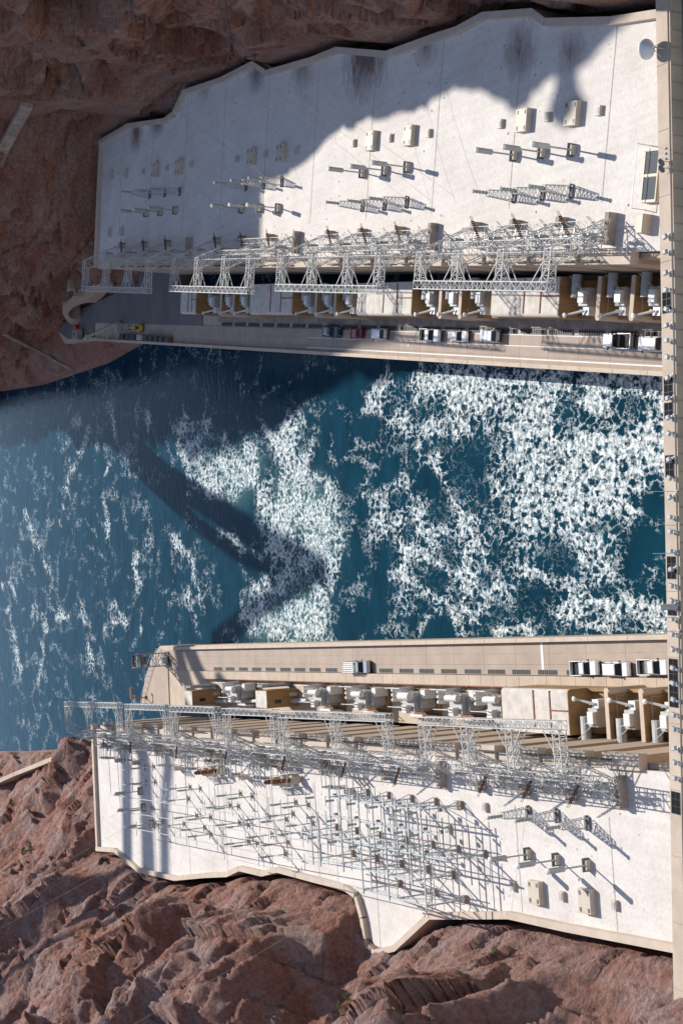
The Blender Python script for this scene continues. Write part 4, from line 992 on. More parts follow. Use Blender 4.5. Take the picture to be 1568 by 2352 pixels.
for nm, lst in rows.items():
    for i, (o, s) in enumerate(sorted(lst, key=lambda p: p[0])):
        e = LW.thing('bus_support', o, s, ROOF, 'slim post %s of the lower roof, %s from the river' % (nm, ordn[i]), 'post', 'insulator posts carrying the bus pipes')
        for n_, me in (('footing', bs_foot), ('base_plate', bs_plate), ('post', bs_post), ('insulator', bs_ins), ('cross_arm', bs_arm)): link(n_, me, e)
def pipe_run(pts, t, label, mat='pipe'):
    k = MB().path([(-o, s, z) for o, s, z in pts], t, 6)
    tag(k.obj('bus_pipe', M[mat], None, LW.w(0, 0, 0), LW.a), label, 'pipe', 'long bus pipes over the lower roof')
pipe_run([(17.0, 211, 38.4), (15.6, 118, 38.6), (15.3, 60, 38.8)], .2, 'long thin bus pipe nearest the river across the lower roof')
pipe_run([(20.9, 208, 38.4), (18.6, 110, 38.6), (17.6, 64, 38.8)], .2, 'middle one of the three long bus pipes across the lower roof')
pipe_run([(24.6, 204, 38.4), (22.8, 120, 38.6), (20.6, 56, 38.8)], .2, 'long bus pipe farthest from the river across the lower roof')
pipe_run([(25.6, 134, 38.3), (24.4, 58, 38.5)], .17, 'short bus pipe closest to the rock coping of the lower roof')
for i, s in enumerate((214, 207, 200, 168, 160, 141, 134, 113, 106)):
    pipe_run([(5.5, s, 37.6), (8, s, 38.2), (16.5 + (i % 3) * 3.6, s - 1, 38.3)], .13, '%s cross pipe from the left spanning the lower roof' % ordn[i])
# big steel pipe rack
def rack():
    e = LW.thing('switch_rack', 16, 70, ROOF, 'dense steel pipe rack frame standing in the middle of the lower roof', 'steel rack')
    X = lambda o: -(o - 16)
    zt = 8.0
    cols = [(9.0, s) for s in (52, 60, 68, 76, 84)] + [(16.4, s) for s in (46, 54, 62, 71, 80, 89, 97)] + [(20.8, s) for s in (56, 64, 73, 82, 91)] + [(24.4, s) for s in (52.5, 62, 74)]
    for o, s in cols:
        k = MB(); y = s - 70
        k.bar((X(o), y, .6), (X(o), y, zt), .24)
        k.bar((X(o) - .8, y, .6), (X(o), y, 3.4), .12); k.bar((X(o) + .8, y, .6), (X(o), y, 3.4), .12)
        c = k.obj('column', M['pipe'], e)
        MB().box(X(o) - .7, X(o) + .7, y - .16, y + .16, 0, .6).obj('footing', M['walk'], c)
    for o, a, b in ((9.0, 51, 86), (12.6, 49, 88), (16.4, 45, 99), (20.8, 53, 94), (24.4, 52, 76)):
        MB().bar((X(o), a - 70, zt), (X(o), b - 70, zt), .22).bar((X(o), a - 70, zt - 1.6), (X(o), b - 70, zt - 1.6), .14).obj('long_beam', M['pipe'], e)
    for s, o0, o1 in ((52, 7.6, 25), (56, 7.6, 21.5), (60, 7.6, 17.5), (64, 7.2, 25), (68, 7.2, 17.5), (73, 7.2, 25), (76, 7, 17.5), (80, 7, 22), (84, 7, 17.5), (89, 12, 22), (92, 14, 22)):
        MB().bar((X(o0), s - 70, zt + .25), (X(o1), s - 70, zt + .25), .2).bar((X(o0), s - 70, zt - 1.4), (X(o1), s - 70, zt - 1.4), .13).obj('cross_beam', M['pipe'], e)
    for s in (53, 58, 66, 74, 82, 90):
        for o in (9.4, 13.0, 16.8):
            k = MB().lathe([(.14, 0), (.26, .2), (.16, .5), (.26, .8), (.16, 1.1), (.26, 1.4), (.1, 1.8)], (X(o), s - 70, zt + .3), 7); k.bar((X(o) - .9, s - 70, zt + 2.1), (X(o) + .9, s - 70, zt + 2.1), .12)
            k.obj('switch_insulator', M['porcelain'], e)
            MB().box(X(o) - .3, X(o) + .3, s - 70.6, s - 70.0, zt - 4.2, zt - 3.6).obj('switch_box', M['steel_dark'], e)
    for (o, s), (o2, s2) in (((16.4, 54), (16.4, 46)), ((24.4, 62), (24.4, 52.5)), ((20.8, 56), (24.4, 52.5)), ((16.4, 62), (16.4, 71)), ((20.8, 73), (20.8, 64)), ((9, 60), (9, 52)), ((9, 76), (9, 84))):
        MB().bar((X(o), s - 70, zt - .2), (X(o2), s2 - 70, .9), .13).bar((X(o2), s2 - 70, zt - .2), (X(o), s - 70, .9), .11).obj('cross_brace', M['pipe'], e)
    for (o, s) in ((24.4, 62), (24.4, 52.5)):   # raking legs at the end of the rack
        MB().bar((X(o), s - 70, zt), (X(o + 3.4), s - 70 + .5, .2), .2).obj('raking_leg', M['pipe'], e)
rack()
# oil circuit breakers with rust brown bells near the roof edge
for s, lb in ((150, 'row of rust brown bushings left of the pipe rack on the lower roof'), (112, 'row of rust brown bushings nearest the pipe rack on the lower roof')):
    e = LW.thing('circuit_breaker', 8.0, s, ROOF, lb, 'circuit breaker', 'circuit breakers with brown bushings')
    for j in range(3):
        t = MB().lathe([(.8, .4), (.95, .6), (.95, 2.2), (.6, 2.6)], (-.4 * j, j * 4.2, 0), 12).obj('breaker_tank', M['tan_box'], e)
        MB().lathe([(.3, 2.5), (.6, 2.7), (.35, 3.0), (.6, 3.3), (.35, 3.6), (.55, 3.9), (.2, 4.5)], (-.4 * j, j * 4.2, 0), 10).obj('bushing', M['rust'], t)
    f = MB(); f.ladder((1.5, -1, .4), (.2, 10, .4), (0, 0, 2.2), 7, .15, .1); f.ladder((-1.4, -1, .4), (-2.4, 10, .4), (0, 0, 2.2), 7, .15, .1); f.obj('frame', M['steel'], e)
    for j in range(2): MB().chbox(2.2, 3.6, 1 + j * 4, 3 + j * 4, 0, 1.9, .08).obj('cabinet', M['tan_box'], e)
# table-like switch stands at the river edge of the lower roof
for i, s in enumerate((222, 208, 178, 163, 138, 123, 90)):
    e = LW.thing('switch_stand', 6.6, s, ROOF, 'grey switch stand with insulators, %s from left along lower roof edge' % ordn[i], 'switch stand', 'switch stands along the lower roof edge')
    f = MB()
    for x in (-1.6, 1.6):
        for y in (-3, 3): f.bar((x, y, 0), (x, y, 2.8), .2)
        f.bar((x, -3.4, 2.8), (x, 3.4, 2.8), .2)
    for y in (-3, 0, 3): f.bar((-1.9, y, 2.9), (1.9, y, 2.9), .18)
    f.obj('frame', M['steel'], e)
    for y in (-2.6, -.9, .9, 2.6):
        for x in (-1.4, 1.4): MB().lathe([(.15, 0), (.3, .2), (.18, .5), (.3, .8), (.18, 1.1), (.3, 1.4), (.18, 1.7), (.1, 2.2)], (x, y, 3.0), 8).obj('insulator', M['porcelain'], e)
        MB().bar((-1.7, y, 5.25), (1.7, y, 5.25), .14).obj('switch_blade', M['pipe'], e)
    MB().chbox(-2.9, -2.0, -.6, .6, 0, 1.7, .06).obj('drive_cabinet', M['tan_box'], e)

# ------------------------------------------------------------------ vehicles
def ring6(x, w_, zb, zm, zt, tuck=.9):
    return [(x, -w_, zb), (x, -w_, zm), (x, -w_ * tuck, zt), (x, w_ * tuck, zt), (x, w_, zm), (x, w_, zb)]
wheel_t = MB().rings([[(r * math.cos(2 * math.pi * k / 16), y, r * math.sin(2 * math.pi * k / 16)) for k in range(16)] for r, y in ((.3, -.12), (.36, -.09), (.36, .09), (.3, .12))]).mesh('tyre', M['black'])
wheel_r = MB().rings([[(r * math.cos(2 * math.pi * k / 12), y, r * math.sin(2 * math.pi * k / 12)) for k in range(12)] for r, y in ((.05, -.15), (.21, -.13), (.21, .13), (.05, .15))]).mesh('rim', M['rim'])
def vehicle(fr, o, s, kind, paint, facing, label, cat, cargo=None):
    """facing +1 = downstream (left in the photo), -1 = towards the dam"""
    ang = math.pi / 2 if facing > 0 else -math.pi / 2
    e = link(cat_name(kind), None, None, fr.w(o, s, ROAD + .02), fr.a + ang + random.uniform(-.02, .02)); tag(e, label, cat, 'vehicles parked on the terraces'); e.scale = (1.27,) * 3; VS = 1.27
    pm = M[paint]; Lh = {'sedan': 2.35, 'suv': 2.4, 'pickup': 2.85, 'hatch': 2.2, 'truck': 3.2}[kind]; W_ = {'sedan': .9, 'suv': .97, 'pickup': 1.0, 'hatch': .88, 'truck': 1.1}[kind]
    b = MB()
    if kind in ('sedan', 'hatch'):
        b.rings([ring6(-Lh, W_ * .82, .38, .55, .78), ring6(-Lh + .12, W_ * .94, .25, .6, .95), ring6(-Lh + .9, W_, .22, .65, 1.0), ring6(0, W_, .22, .65, .98), ring6(Lh - 1.2, W_, .22, .62, .95), ring6(Lh - .35, W_ * .95, .25, .55, .82), ring6(Lh, W_ * .78, .35, .48, .62)])
        g0, g1, g2, g3, zt = -Lh + (.75 if kind == 'sedan' else .25), -Lh + (1.45 if kind == 'sedan' else .9), .35, 1.15, 1.42
    elif kind == 'suv':
        b.rings([ring6(-Lh, W_ * .9, .4, .7, 1.05), ring6(-Lh + .12, W_ * .97, .3, .75, 1.12), ring6(-.8, W_, .28, .75, 1.12), ring6(Lh - 1.2, W_, .28, .75, 1.1), ring6(Lh - .3, W_ * .96, .32, .7, 1.0), ring6(Lh, W_ * .85, .42, .6, .8)])
        g0, g1, g2, g3, zt = -Lh + .12, -Lh + .45, .6, 1.3, 1.78
    elif kind == 'pickup':
        b.rings([ring6(-.35, W_, .35, .8, 1.15), ring6(.6, W_, .32, .8, 1.15), ring6(Lh - 1.3, W_, .32, .8, 1.15), ring6(Lh - .3, W_ * .97, .35, .75, 1.05), ring6(Lh, W_ * .88, .45, .65, .85)])
        g0, g1, g2, g3, zt = -.38, -.15, .95, 1.6, 1.78
    else:
        b.rings([ring6(.2, W_, .4, .9, 1.25), ring6(1.2, W_, .4, .9, 1.25), ring6(Lh - 1.1, W_, .4, .9, 1.25), ring6(Lh - .25, W_ * .95, .42, .85, 1.15), ring6(Lh, W_ * .86, .5, .7, .95)])
        g0, g1, g2, g3, zt = .2, .35, 1.35, 1.95, 1.95
    body = b.obj('body', pm, e)
    zb = 1.0 if kind in ('sedan', 'hatch') else 1.12 if kind != 'truck' else 1.22
    tp = zt - .08
    gl = MB().rings([[(g0, -W_ * .88, zb - .06), (g0, W_ * .88, zb - .06), (g1, W_ * .74, tp), (g1, -W_ * .74, tp)], [(g3, -W_ * .88, zb - .06), (g3, W_ * .88, zb - .06), (g2, W_ * .74, tp), (g2, -W_ * .74, tp)]])
    gl.obj('windows', M['glass'], e)
    rf = MB().rings([[(g1 + .02, -W_ * .77, tp), (g1 + .02, W_ * .77, tp), (g1 + .14, W_ * .66, zt), (g1 + .14, -W_ * .66, zt)], [(g2 - .02, -W_ * .77, tp), (g2 - .02, W_ * .77, tp), (g2 - .14, W_ * .66, zt), (g2 - .14, -W_ * .66, zt)]])
    for t_ in (.02, .5, .98):
        for sd in (-1, 1):
            xa = g0 + (g3 - g0) * t_; xb = g1 + (g2 - g1) * t_; rf.bar((xa, sd * W_ * .89, zb - .04), (xb, sd * W_ * .755, tp), .08)
    rf.obj('roof', pm, e)
    if kind == 'pickup':
        bed = MB()
        bed.box(-Lh, -.36, -W_ * .92, W_ * .92, .55, .66); bed.obj('bed_floor', M['black'], e)
        for sd in (-1, 1): MB().box(-Lh, -.36, *sorted((sd * W_, sd * W_ * .9)), .42, 1.16).obj('bed_side', pm, e)
        MB().box(-Lh - .04, -Lh + .06, -W_ * .9, W_ * .9, .5, 1.14).obj('tailgate', pm, e)
        if cargo == 'hoses':
            c = MB()
            for k in range(5): c.path([(-1.4 + random.uniform(-.1, .1), -.7 + k * .33, 1.0), (-.95, -.6 + k * .3, 1.25), (-.5, -.72 + k * .34, 1.05)], .16, 6)
            tag(big(c.obj('hose_coil', M['yellow'], None, e.location, e.rotation_euler[2])), 'yellow hoses heaped in the bed of a white pickup', 'hose')
        if cargo == 'toolbox': tag(big(MB().chbox(-1.3, -.45, -.8, .8, .66, 1.2, .04).obj('tool_box', M['steel_dark'], None, e.location, e.rotation_euler[2])), 'dark tool box in the bed of the pickup nearest the right ledge', 'tool box')
        if cargo == 'cap': tag(big(MB().chbox(-2.5, -.7, -.75, .75, .66, 1.25, .1).obj('tool_box', M['greywhite'], None, e.location, e.rotation_euler[2])), 'pale box in the bed of the dark pickup in shade', 'tool box')
    if kind == 'truck':
        MB().box(-Lh, .15, -W_, W_, .55, .85).obj('flat_bed', M['steel_dark'], e)
        for sd in (-1, 1): MB().chbox(-Lh + .2, .1, *sorted((sd * W_, sd * W_ * .62)), .85, 1.5, .04).obj('tool_locker', pm, e)
        r = MB()
        for x in (-2.9, -1.5, -.05): r.bar((x, -1, 1.4), (x, -1, 2.1), .09); r.bar((x, 1, 1.4), (x, 1, 2.1), .09); r.bar((x, -1, 2.1), (x, 1, 2.1), .09)
        r.obj('pipe_rack', M['white'], e)
        pn = ['nearest the river', 'second from the river', 'third from the river', 'third from the wall', 'second from the wall', 'nearest the wall']
        for k in range(6): tag(big(MB().bar((-3.8 + k * .12, -.85 + k * .32, 2.22), (.3, -.85 + k * .32, 2.22), .2, 8).obj('white_pipe', M['white'], None, e.location, e.rotation_euler[2])), 'white pipe on the lone service truck rack, ' + pn[k], 'pipe', 'white pipes on the service truck')
    for x in (-Lh + .85, Lh - .85):
        for sd in (-1, 1):
            t_ = link('wheel', None, e, (x, sd * (W_ - .12), .36)); link('tyre', wheel_t, t_); link('rim', wheel_r, t_)
    for sd in (-1, 1):
        MB().box(Lh - .06, Lh + .02, *sorted((sd * W_ * .5, sd * W_ * .8)), .6, .75).obj('headlight', M['lamp_glass'], e)
        MB().box(-Lh - .05, -Lh + .03, *sorted((sd * W_ * .62, sd * W_ * .88)), .7, .9).obj('tail_light', M['tail'], e)
        MB().box(g3 - .35, g3 - .15, *sorted((sd * W_ * .95, sd * (W_ + .2))), zb, zb + .16).obj('mirror', M['black'], e)
    MB().box(Lh - .02, Lh + .08, -W_ * .82, W_ * .82, .38, .55).box(-Lh - .09, -Lh + .0, -W_ * .82, W_ * .82, .4, .55).obj('bumper', M['black'], e)
    return e
def big(o): o.scale = (1.27,) * 3; return o
def cat_name(kind): return {'sedan': 'parked_car', 'hatch': 'parked_car', 'suv': 'parked_suv', 'pickup': 'pickup_truck', 'truck': 'service_truck'}[kind]
def ro(o, s, k): return o + k * s
for (o, s), kind, paint, fc, lb, cat, cg in [
    ((-13.5, 135.7), 'pickup', 'car_blue', -1, 'dark blue pickup in the shade, leftmost parked vehicle on the upper terrace', 'pickup', 'cap'),
    ((-13.4, 124.4), 'hatch', 'car_red', 1, 'small red car parked at the shadow edge', 'car', None),
    ((-13.2, 114.1), 'suv', 'car_white', 1, 'boxy white car parked right of the red car', 'car', None),
    ((-12.7, 93.2), 'pickup', 'car_white', -1, 'white pickup with yellow hoses in its bed', 'pickup', 'hoses'),
    ((-12.5, 82.7), 'sedan', 'car_white', -1, 'white saloon car between a pickup and a white car on the upper terrace', 'car', None),
    ((-12.0, 72.2), 'suv', 'car_white', 1, 'white car parked right of the white saloon on the upper terrace', 'car', None),
    ((-11.4, 34.8), 'pickup', 'car_silver', 1, 'silver white pickup with open bed near the right end of the upper terrace', 'pickup', None),
    ((-11.5, 26.5), 'suv', 'car_white', 1, 'white car nearest the right ledge on the upper terrace', 'car', None)]:
    vehicle(RR, ro(o, s, .022), s, kind, paint, fc, lb, cat, cg)
for (o, s), kind, paint, fc, lb, cat, cg in [
    ((-13.6, 124.4), 'truck', 'car_silver', -1, 'lone grey service truck with pipes on its rack on the lower terrace', 'truck', None),
    ((-12.2, 45.3), 'pickup', 'car_white', -1, 'white pickup with black bed, left of three on the lower terrace', 'pickup', None),
    ((-11.9, 36.7), 'suv', 'car_white', -1, 'white car parked between two pickups on the lower terrace', 'car', None),
    ((-12.1, 27.7), 'pickup', 'car_white', -1, 'white pickup nearest the right ledge on the lower terrace', 'pickup', 'toolbox')]:
    vehicle(LR, ro(o, s, .018), s, kind, paint, fc, lb, cat, cg)

# ------------------------------------------------------------------ shaded yard at the far end of the upper terrace
e = RR.thing('forklift', -11.2, 262.5, ROAD + .02, 'yellow forklift standing on the shaded yard at the left', 'forklift')
MB().chbox(-.95, .95, -1.4, 1.0, .45, 1.5, .12).obj('body', M['yellow'], e); MB().chbox(-.8, .8, -2.0, -1.35, .5, 1.35, .15).obj('counterweight', M['yellow'], e)
c = MB(); [c.bar((i * .8, j, 1.4), (i * .75, j * .8, 2.9), .12) for i in (-1, 1) for j in (-1, .7)]; c.box(-.85, .85, -.95, .75, 2.88, 2.98); c.obj('overhead_guard', M['yellow'], e)
MB().box(-.35, .35, -.5, .3, 1.5, 2.0).obj('seat', M['black'], e)
mk = MB(); [mk.bar((i * .6, 1.2, .2), (i * .6, 1.2, 4.2), .2) for i in (-1, 1)]; mk.bar((-.6, 1.2, 4.1), (.6, 1.2, 4.1), .15); mk.bar((-.6, 1.2, 2), (.6, 1.2, 2), .15); mk.obj('mast', M['dark'], e)
for i in (-1, 1): MB().box(i * .45 - .08, i * .45 + .08, 1.25, 2.6, .18, .26).obj('fork', M['dark'], e)
for i in (-1, 1):
    for y in (-1.2, .6): w_ = link('wheel', wheel_t, e, (i * .95, y, .4), math.pi / 2)
e = RR.thing('a_frame_hoist', -12.6, 283, ROAD + .02, 'tan A shaped hoist frame on the shaded yard at the left', 'hoist')
for i, x in ((0, -3.2), (1, 3.2)):
    MB().bar((x, 0, 0), (-2.6 if i == 0 else -2.0, 1.2, 10.2), .75).obj('leg', M['tan_box'], e)
MB().bar((-3.1, .1, .9), (3.1, .1, .9), .4).bar((-2.95, .5, 4.2), (1.2, .5, 4.2), .35).obj('cross_beam', M['tan_box'], e)
MB().chbox(-3.2, -1.6, .8, 2.4, 9.4, 10.8, .1).obj('head', M['greywhite'], e); MB().chbox(-.2, 2.8, -1.6, -.3, 0, 1.9, .08).obj('winch_box', M['greywhite'], e)
for k, (o, s, lb) in enumerate([(-14.0, 277, 'left end of the row'), (-14.0, 272, 'second in the row'), (-14.1, 268, 'third in the row'), (-14.1, 256, 'middle of the row, beside the gap'), (-14.2, 251.5, 'fourth from the right of the row'), (-14.2, 247, 'third from the right of the row'), (-14.3, 242.5, 'second from the right of the row'), (-14.3, 238, 'right end of the row')]):
    e = RR.thing('storage_bin', o, s, ROAD + .02, 'dark storage bin by the shaded parapet, ' + lb, 'bin', 'dark storage bins along the shaded parapet')
    MB().chbox(-.85, .85, -1.6, 1.6, 0, 1.5, .08).obj('bin_body', M['car_blue'] if k not in (2, 7) else M['rust'], e); MB().box(-.9, .9, -1.65, 1.65, 1.5, 1.58).obj('lid', M['dark'], e)
tag(MB().chbox(-.8, .8, -2.2, 2.2, 0, 1.2, .06).obj('steel_crate', M['greywhite'], None, RR.w(-14.1, 262, ROAD + .02), RR.a), 'pale steel crate between dark bins by the shaded parapet', 'crate')
e = RR.thing('compressor', -14.2, 322, ROAD + .02, 'olive green machine trailer at the left end of the upper terrace', 'machine')
MB().chbox(-1.7, 1.7, -2.2, 2.2, .6, 2.9, .25).obj('body', M['walk'], e); MB().box(-.5, .5, -.8, .6, 2.9, 2.98).obj('vent', M['dark'], e)
for i in (-1, 1): link('wheel', wheel_t, e, (i * 1.5, -1, .36), math.pi / 2); link('wheel', wheel_t, e, (i * 1.5, 1, .36), math.pi / 2)
tag(MB().lathe([(.0, 0), (.75, 0), (.8, .2), (.8, 1.3), (.3, 1.6)], (0, 0, 0), 14).obj('fuel_drum', M['red'], None, RR.w(-11.6, 326, ROAD + .02), 0), 'bright red drum beside the green machine at the left', 'drum')
# tunnel portal in the rock
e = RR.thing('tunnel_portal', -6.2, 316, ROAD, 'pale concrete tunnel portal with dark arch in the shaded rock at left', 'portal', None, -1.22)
k = MB(); n = 16
inn = [(-8.5, 0)] + [(-8.5 * math.cos(math.pi * j / n), 1.2 + 5.2 * math.sin(math.pi * j / n)) for j in range(n + 1)] + [(8.5, 0)]
outp = [(-13, 0), (-13, 2.5)] + [(-12.5 + 24.5 * j / (n - 1), 3.0 + 6.4 * math.sin(math.pi * .5 * min(1, j / (n - 1) * 1.5))) for j in range(1, n)] + [(13, 9.2), (13, 0)]
m_ = len(inn); outp = [outp[min(len(outp) - 1, int(round(j * (len(outp) - 1) / (m_ - 1))))] for j in range(m_)]
k.v = [(x, 0, z) for x, z in inn] + [(x, 0, z) for x, z in outp] + [(x * .95, 7.0, z * .95) for x, z in inn] + [(x, 5, z - .3) for x, z in outp]
for j in range(m_ - 1):
    k.f += [(j, j + 1, m_ + j + 1, m_ + j), (j + 1, j, 2 * m_ + j, 2 * m_ + j + 1), (m_ + j, m_ + j + 1, 3 * m_ + j + 1, 3 * m_ + j)]
k.obj('portal_face', M['beige'], e)
k = MB(); k.v = [(x * .95, 6.9, z * .95) for x, z in inn]; k.f = [tuple(range(m_))]; k.obj('bore_darkness', M['black'], e)  # black sheet painting the darkness inside the bore
MB().chbox(13.02, 27.0, -.6, 1.6, 0, 6.2, .1).obj('wing_wall', M['beige'], e); MB().box(13.5, 26, -.95, -.6, 4.4, 4.8).obj('cornice', M['coping'], e)
MB().chbox(11.0, 15.0, 1.7, 6.5, 0, 11.0, .1).obj('buttress', M['beige'], e)
# ------------------------------------------------------------------ end of the lower terrace
e = LW.thing('hoist_tower', -17.6, 243.5, ROAD, 'steel lattice hoist tower standing at the left end of the lower terrace', 'hoist')
k = MB(); k.truss((-1.9, -1.6, 0), (-1.9, -1.6, 10.2), (3.8, 0, 0), (0, 3.2, 0), 5, .32, .16); k.obj('tower_frame', M['steel'], e)
MB().box(-2.2, 2.2, -1.8, 1.8, 8.6, 8.9).obj('top_deck', M['steel_dark'], e); MB().chbox(-1.2, .6, -1.2, 1.0, .3, 2.2, .08).obj('winch', M['white'], e); MB().box(-2.2, 2.2, -2, 2, 0, .2).obj('base', M['dark'], e)
MB().box(-1.2, 1.2, -.8, .8, 6.6, 8.5).obj('cabin', M['steel_dark'], e); MB().box(-2.4, 2.4, 1.55, 1.75, 9.6, 10.4).obj('head_beam', M['rust'], e)
e = LW.thing('jib_crane', -6.3, 262.5, ROAD, 'orange jib crane at the left end of the lower terrace over the water', 'crane')
MB().bar((0, 0, 0), (0, 0, 5.0), .34, 8).obj('post', M['orange'], e); MB().bar((-.2, 0, 4.9), (3.4, 0, 5.0), .34).bar((0, 0, 3.6), (1.6, 0, 4.9), .16).obj('arm', M['orange'], e); MB().box(2.9, 3.5, -.35, .35, 4.2, 4.8).obj('hoist_block', M['orange'], e); MB().chbox(-.5, .5, -.5, .5, 0, .5, .05).obj('base', M['rust'], e)
r = link('guard_rail', None, None, LW.w(0, 0, ROAD), LW.a); tag(r, 'white steel guard rail along the slanted left end of the lower terrace', 'railing')
pts = [Vector((21.0, 249, 0)), Vector((14.5, 257, 0)), Vector((7.5, 263.5, 0)), Vector((1.0, 266.5, 0))]
for a, b in zip(pts, pts[1:]):
    MB().bar(a + Vector((0, 0, 1.1)), b + Vector((0, 0, 1.1)), .1).bar(a + Vector((0, 0, .55)), b + Vector((0, 0, .55)), .08).obj('rail', M['white'], r)
    for j in range(4): p = a.lerp(b, j / 4); MB().bar(p, p + Vector((0, 0, 1.1)), .1).obj('post', M['white'], r)

# ------------------------------------------------------------------ rock-face details
def surf(C_, xq, yq, upto=999):
    """nearest point of a cliff mesh to plan position"""
    X_, Y_, Z_ = C_; d = (X_ - xq) ** 2 + (Y_ - yq) ** 2 + np.where(Z_ > upto, 1e9, 0); i = np.unravel_index(np.argmin(d), d.shape)
    return Vector((X_[i], Y_[i], Z_[i]))
def retaining(pts, label, h=1.6, t=.8, deep=5.0, mat='beige'):
    e = link('retaining_wall', None, None, (0, 0, 0)); tag(e, label, 'wall', 'low walls along the cliff paths')
    ps = [Vector(p) for p in pts]
    for a, b in zip(ps, ps[1:]):
        k = MB(); d = (b - a); d.z = 0; d.normalize(); nrm = Vector((-d.y, d.x, 0)) * t / 2
        k.v = [tuple(q) for q in (a + nrm - Vector((0, 0, deep)), a - nrm - Vector((0, 0, deep)), a - nrm + Vector((0, 0, h)), a + nrm + Vector((0, 0, h)), b + nrm - Vector((0, 0, deep)), b - nrm - Vector((0, 0, deep)), b - nrm + Vector((0, 0, h)), b + nrm + Vector((0, 0, h)))]
        k.f = [(0, 1, 2, 3), (7, 6, 5, 4), (0, 4, 5, 1), (1, 5, 6, 2), (2, 6, 7, 3), (3, 7, 4, 0)]
        k.obj('wall_length', M[mat], e)
    return e
retaining([(-118, 590, 17), (-108.3, 562, 13.6), (-102.5, 545, 10.8), (-96.5, 524, 9.4), (-90.5, 503, 8.4), (-86.0, 488, 7.4)], 'straight pale retaining wall climbing the sunlit rock left of the lower wing', 1.2, 1.6)
retaining([(66.5, 500, 30.5), (65.2, 497, 28.5), (62.2, 505, 17.6), (58.2, 508, 7.2), (53.2, 498, 2.0)], 'grey path wall running down the shaded rock to the water', .5, 1.0, 2.0, 'walk')
retaining([(97.5, 386, 59.5), (100.0, 377.6, 60.0), (104.6, 370, 58.6), (105.4, 360, 59.4), (104.4, 348.9, 61.4)], 'tan path wall on the shaded cliff at the left edge of the photo', .6, 1.2, 2.5, 'walk')
# shrubs
shrub_v = []
def shrub_mesh(sd):
    rnd = random.Random(sd); k = MB()
    for _ in range(110):
        th, ph, r = rnd.uniform(0, 6.28), math.acos(rnd.uniform(0, 1)), rnd.uniform(.45, 1)
        p = Vector((r * math.sin(ph) * math.cos(th), r * math.sin(ph) * math.sin(th), .15 + .8 * r * math.cos(ph)))
        a = Vector((rnd.uniform(-1, 1), rnd.uniform(-1, 1), rnd.uniform(-.6, 1))).normalized() * .2; b_ = a.cross(Vector((rnd.uniform(-1, 1), rnd.uniform(-1, 1), rnd.uniform(-1, 1)))).normalized() * .1
        n0 = len(k.v); k.v += [tuple(p - b_), tuple(p + a), tuple(p + b_), tuple(p - a)]; k.f.append((n0, n0 + 1, n0 + 2, n0 + 3))
    st = MB()
    for _ in range(5): st.bar((0, 0, -.3), (rnd.uniform(-.5, .5), rnd.uniform(-.5, .5), .6), .07, 4, .03)
    return k.mesh('foliage', M['leaf']), st.mesh('stems', M['rust'])
SHR = [shrub_mesh(k) for k in range(4)]
def shrub(p, r, label):
    e = link('desert_shrub', None, None, p, random.uniform(0, 6)); e.scale = (r, r, r)
    tag(e, label, 'shrub', 'desert shrubs on the rock'); a, b = random.choice(SHR); link('foliage', a, e); link('stems', b, e)
for p, r, lb in [((-115.5, 470.9, 28.4), 1.9, 'bright green shrub in the shaded gully left of the lower wing'), ((-111.4, 456, 30.3), 1.6, 'shrub right beside the bright green one in the gully'), ((-87.8, 483.1, 8.2), 1.6, 'shrub near the water left of the lower wing end'),
                 ((-86.1, 480.4, 5.9), 1.5, 'shrub second from the lower wing end near the water'), ((-85.2, 478.5, 4.1), 1.4, 'shrub closest to the lower wing end wall'), ((-91.9, 485.9, 11.4), 1.6, 'shrub in the middle of the sunlit slope at left'),
                 ((-95.1, 488.2, 13.9), 1.5, 'shrub upper left of the middle on the sunlit slope'), ((-99.4, 492.2, 17.6), 1.4, 'highest shrub on the sunlit slope at left'), ((-109.6, 527.3, 17.7), 1.5, 'shrub beside the pale retaining wall at the left edge'),
                 ((-87.2, 219.5, 39.7), 1.0, 'olive shrub in the bottom rocks below the cove'), ((-83.7, 207.9, 42.2), 1.1, 'dark green shrub in the bottom rocks below the cove'), ((-89, 220.8, 40.8), .9, 'leftmost small shrub in the bottom rocks below the cove'),
                 ((-116.9, 351.8, 54.9), 1.3, 'shrub on the lower left rocks, upper one of a pair'), ((-120.9, 354.6, 56.4), 1.2, 'shrub on the lower left rocks, lower one of a pair'), ((-124.9, 365.9, 62.5), 1.2, 'shrub at the left edge of the bottom rocks'), ((-67.9, 178, 36.1), .8, 'small shrub on the bottom right rocks'),
                 ((93.9, 258.2, 38.3), 1.2, 'shrub on shaded rock just above the notch of the upper roof'), ((101.3, 296.6, 40.7), 1.3, 'shrub on the shaded cliff above the upper roof'), ((71.7, 467.5, 24.1), 1.7, 'dark shrub hanging in the shaded cliff above the tunnel portal'), ((85.4, 204.7, 39.5), .9, 'shrub at the top edge above the stained roof'), ((104.7, 328.5, 57.9), 1.2, 'shrub high on the shaded cliff at the top left')]:
    shrub(p, r, lb)

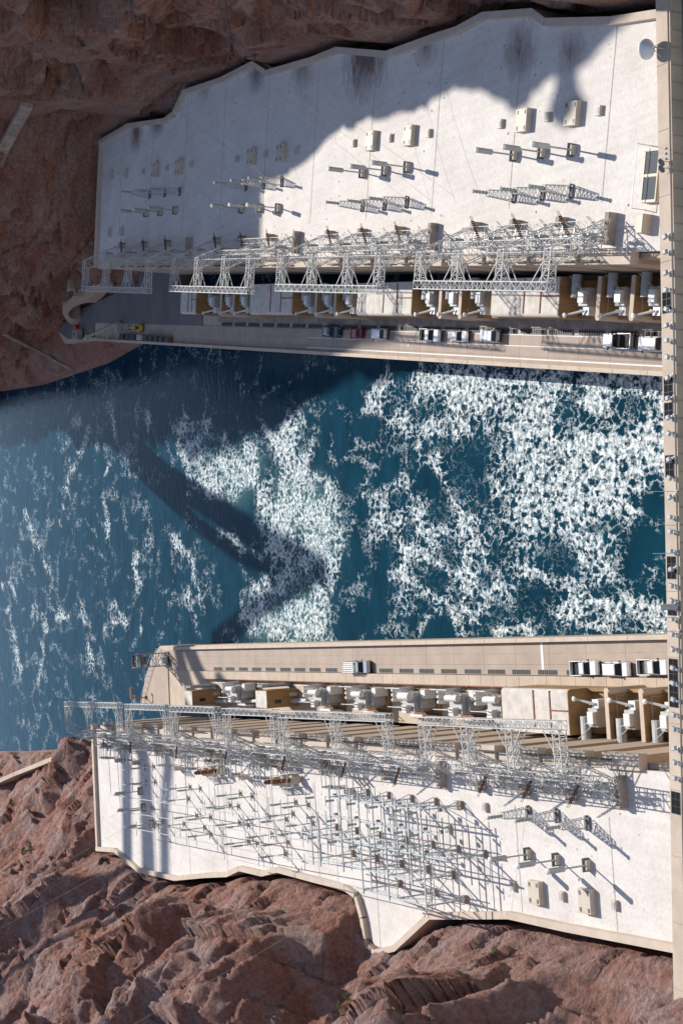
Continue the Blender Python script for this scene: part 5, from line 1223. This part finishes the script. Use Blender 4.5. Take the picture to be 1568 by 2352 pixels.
# ------------------------------------------------------------------ overhead lines
def wire(a, b, sag, label, t=.03):
    a, b = Vector(a), Vector(b); n = 14; pts = []
    for j in range(n + 1):
        u = j / n; p = a.lerp(b, u); p.z -= sag * 4 * u * (1 - u); pts.append(p - a)
    k = MB().path(pts, t, 4); tag(k.obj('power_line', M['wire'], None, a), label, 'power line', 'overhead lines leaving the wing roofs')
W3 = [((10.0, 48.0), (104, 250, 74), 'overhead line farthest right across the upper cliff'), ((10.0, 56.0), (107, 257, 74), 'second overhead line across the upper cliff'), ((10.5, 64.0), (110, 264, 74), 'third overhead line across the upper cliff'),
      ((14.0, 112.0), (118, 318, 70), 'overhead line from the middle of the shaded roof'), ((14.0, 150.0), (122, 352, 66), 'overhead line from the left part of the shaded roof'), ((12.0, 205.0), (126, 440, 60), 'overhead line from the left corner of the shaded roof')]
for (o, s), b, lb in W3: wire(RW.w(o, s, 35.0), b, 2, lb)
for (o, s), b, lb in [((8.0, 120), (-150, 420, 120), 'overhead line from the middle of the lower roof to the rocks'), ((9.0, 150), (-150, 440, 120), 'overhead line crossing the lower coping at left'), ((12.0, 175), (-150, 470, 120), 'overhead line nearest the striped end of the lower roof'), ((9.0, 38), (-140, 300, 125), 'overhead line from the right part of the lower roof')]:
    wire(LW.w(o, s, 35.0), b, 4, lb)

# ------------------------------------------------------------------ unseen casters added downstream, shaped for the shadows they throw
br = link('bridge_shadow_caster', None, None, (-35.4, 540, -85.9)); tag(br, 'unseen bridge stand-in downstream, ribs bent to cast its shadows', 'bridge')
def rib(pts, wd, nm='shadow_rib'):  # ribs bent to drop the wanted shadow bands on water, road and roof
    k = MB()
    for (a, b) in zip(pts, pts[1:]): k.bar((a[0], 0, a[1]), (b[0], 0, b[1]), wd)
    k.obj(nm, M['walk'], br)
rib([(103.8, 287.3), (99.2, 258), (96, 227), (93, 197), (93, 165), (128, 150)], 7.0)
rib([(99, 281), (90, 250), (87, 218), (87, 170)], 4.0)
rib([(98, 272), (95, 264), (91, 268)], 5.0)
rib([(103.8, 287.3), (89.9, 269), (73.5, 248), (60, 236), (54, 246), (41, 286), (15, 288), (-60, 290), (-190, 288)], 4.6)
rib([(73.5, 248), (58, 230), (46, 240), (33, 274), (19, 274), (-60, 276), (-190, 275)], 3.6)
rib([(60, 262), (49, 301), (34, 298), (-60, 299), (-190, 298)], 3.0)
rib([(-190, 290), (-190, 150)], 8.0, 'pier')
pk = MB(); rings_ = []  # unseen knob added on the rim to cast the notch in the roof shadow
for x, r in ((128, 4.0), (124, 2.6), (120.5, 1.7), (118, 1.9), (116, 2.9), (114, 2.5), (112.6, .9)):
    rings_.append([(x, r * (1 + .2 * random.uniform(-1, 1)) * math.cos(2 * math.pi * k / 10), r * (1 + .2 * random.uniform(-1, 1)) * math.sin(2 * math.pi * k / 10)) for k in range(10)])
pk.rings(rings_); tag(pk.obj('rim_shadow_knob', M['rock_r'], None, (0, 322.6, 168)), kind='structure')
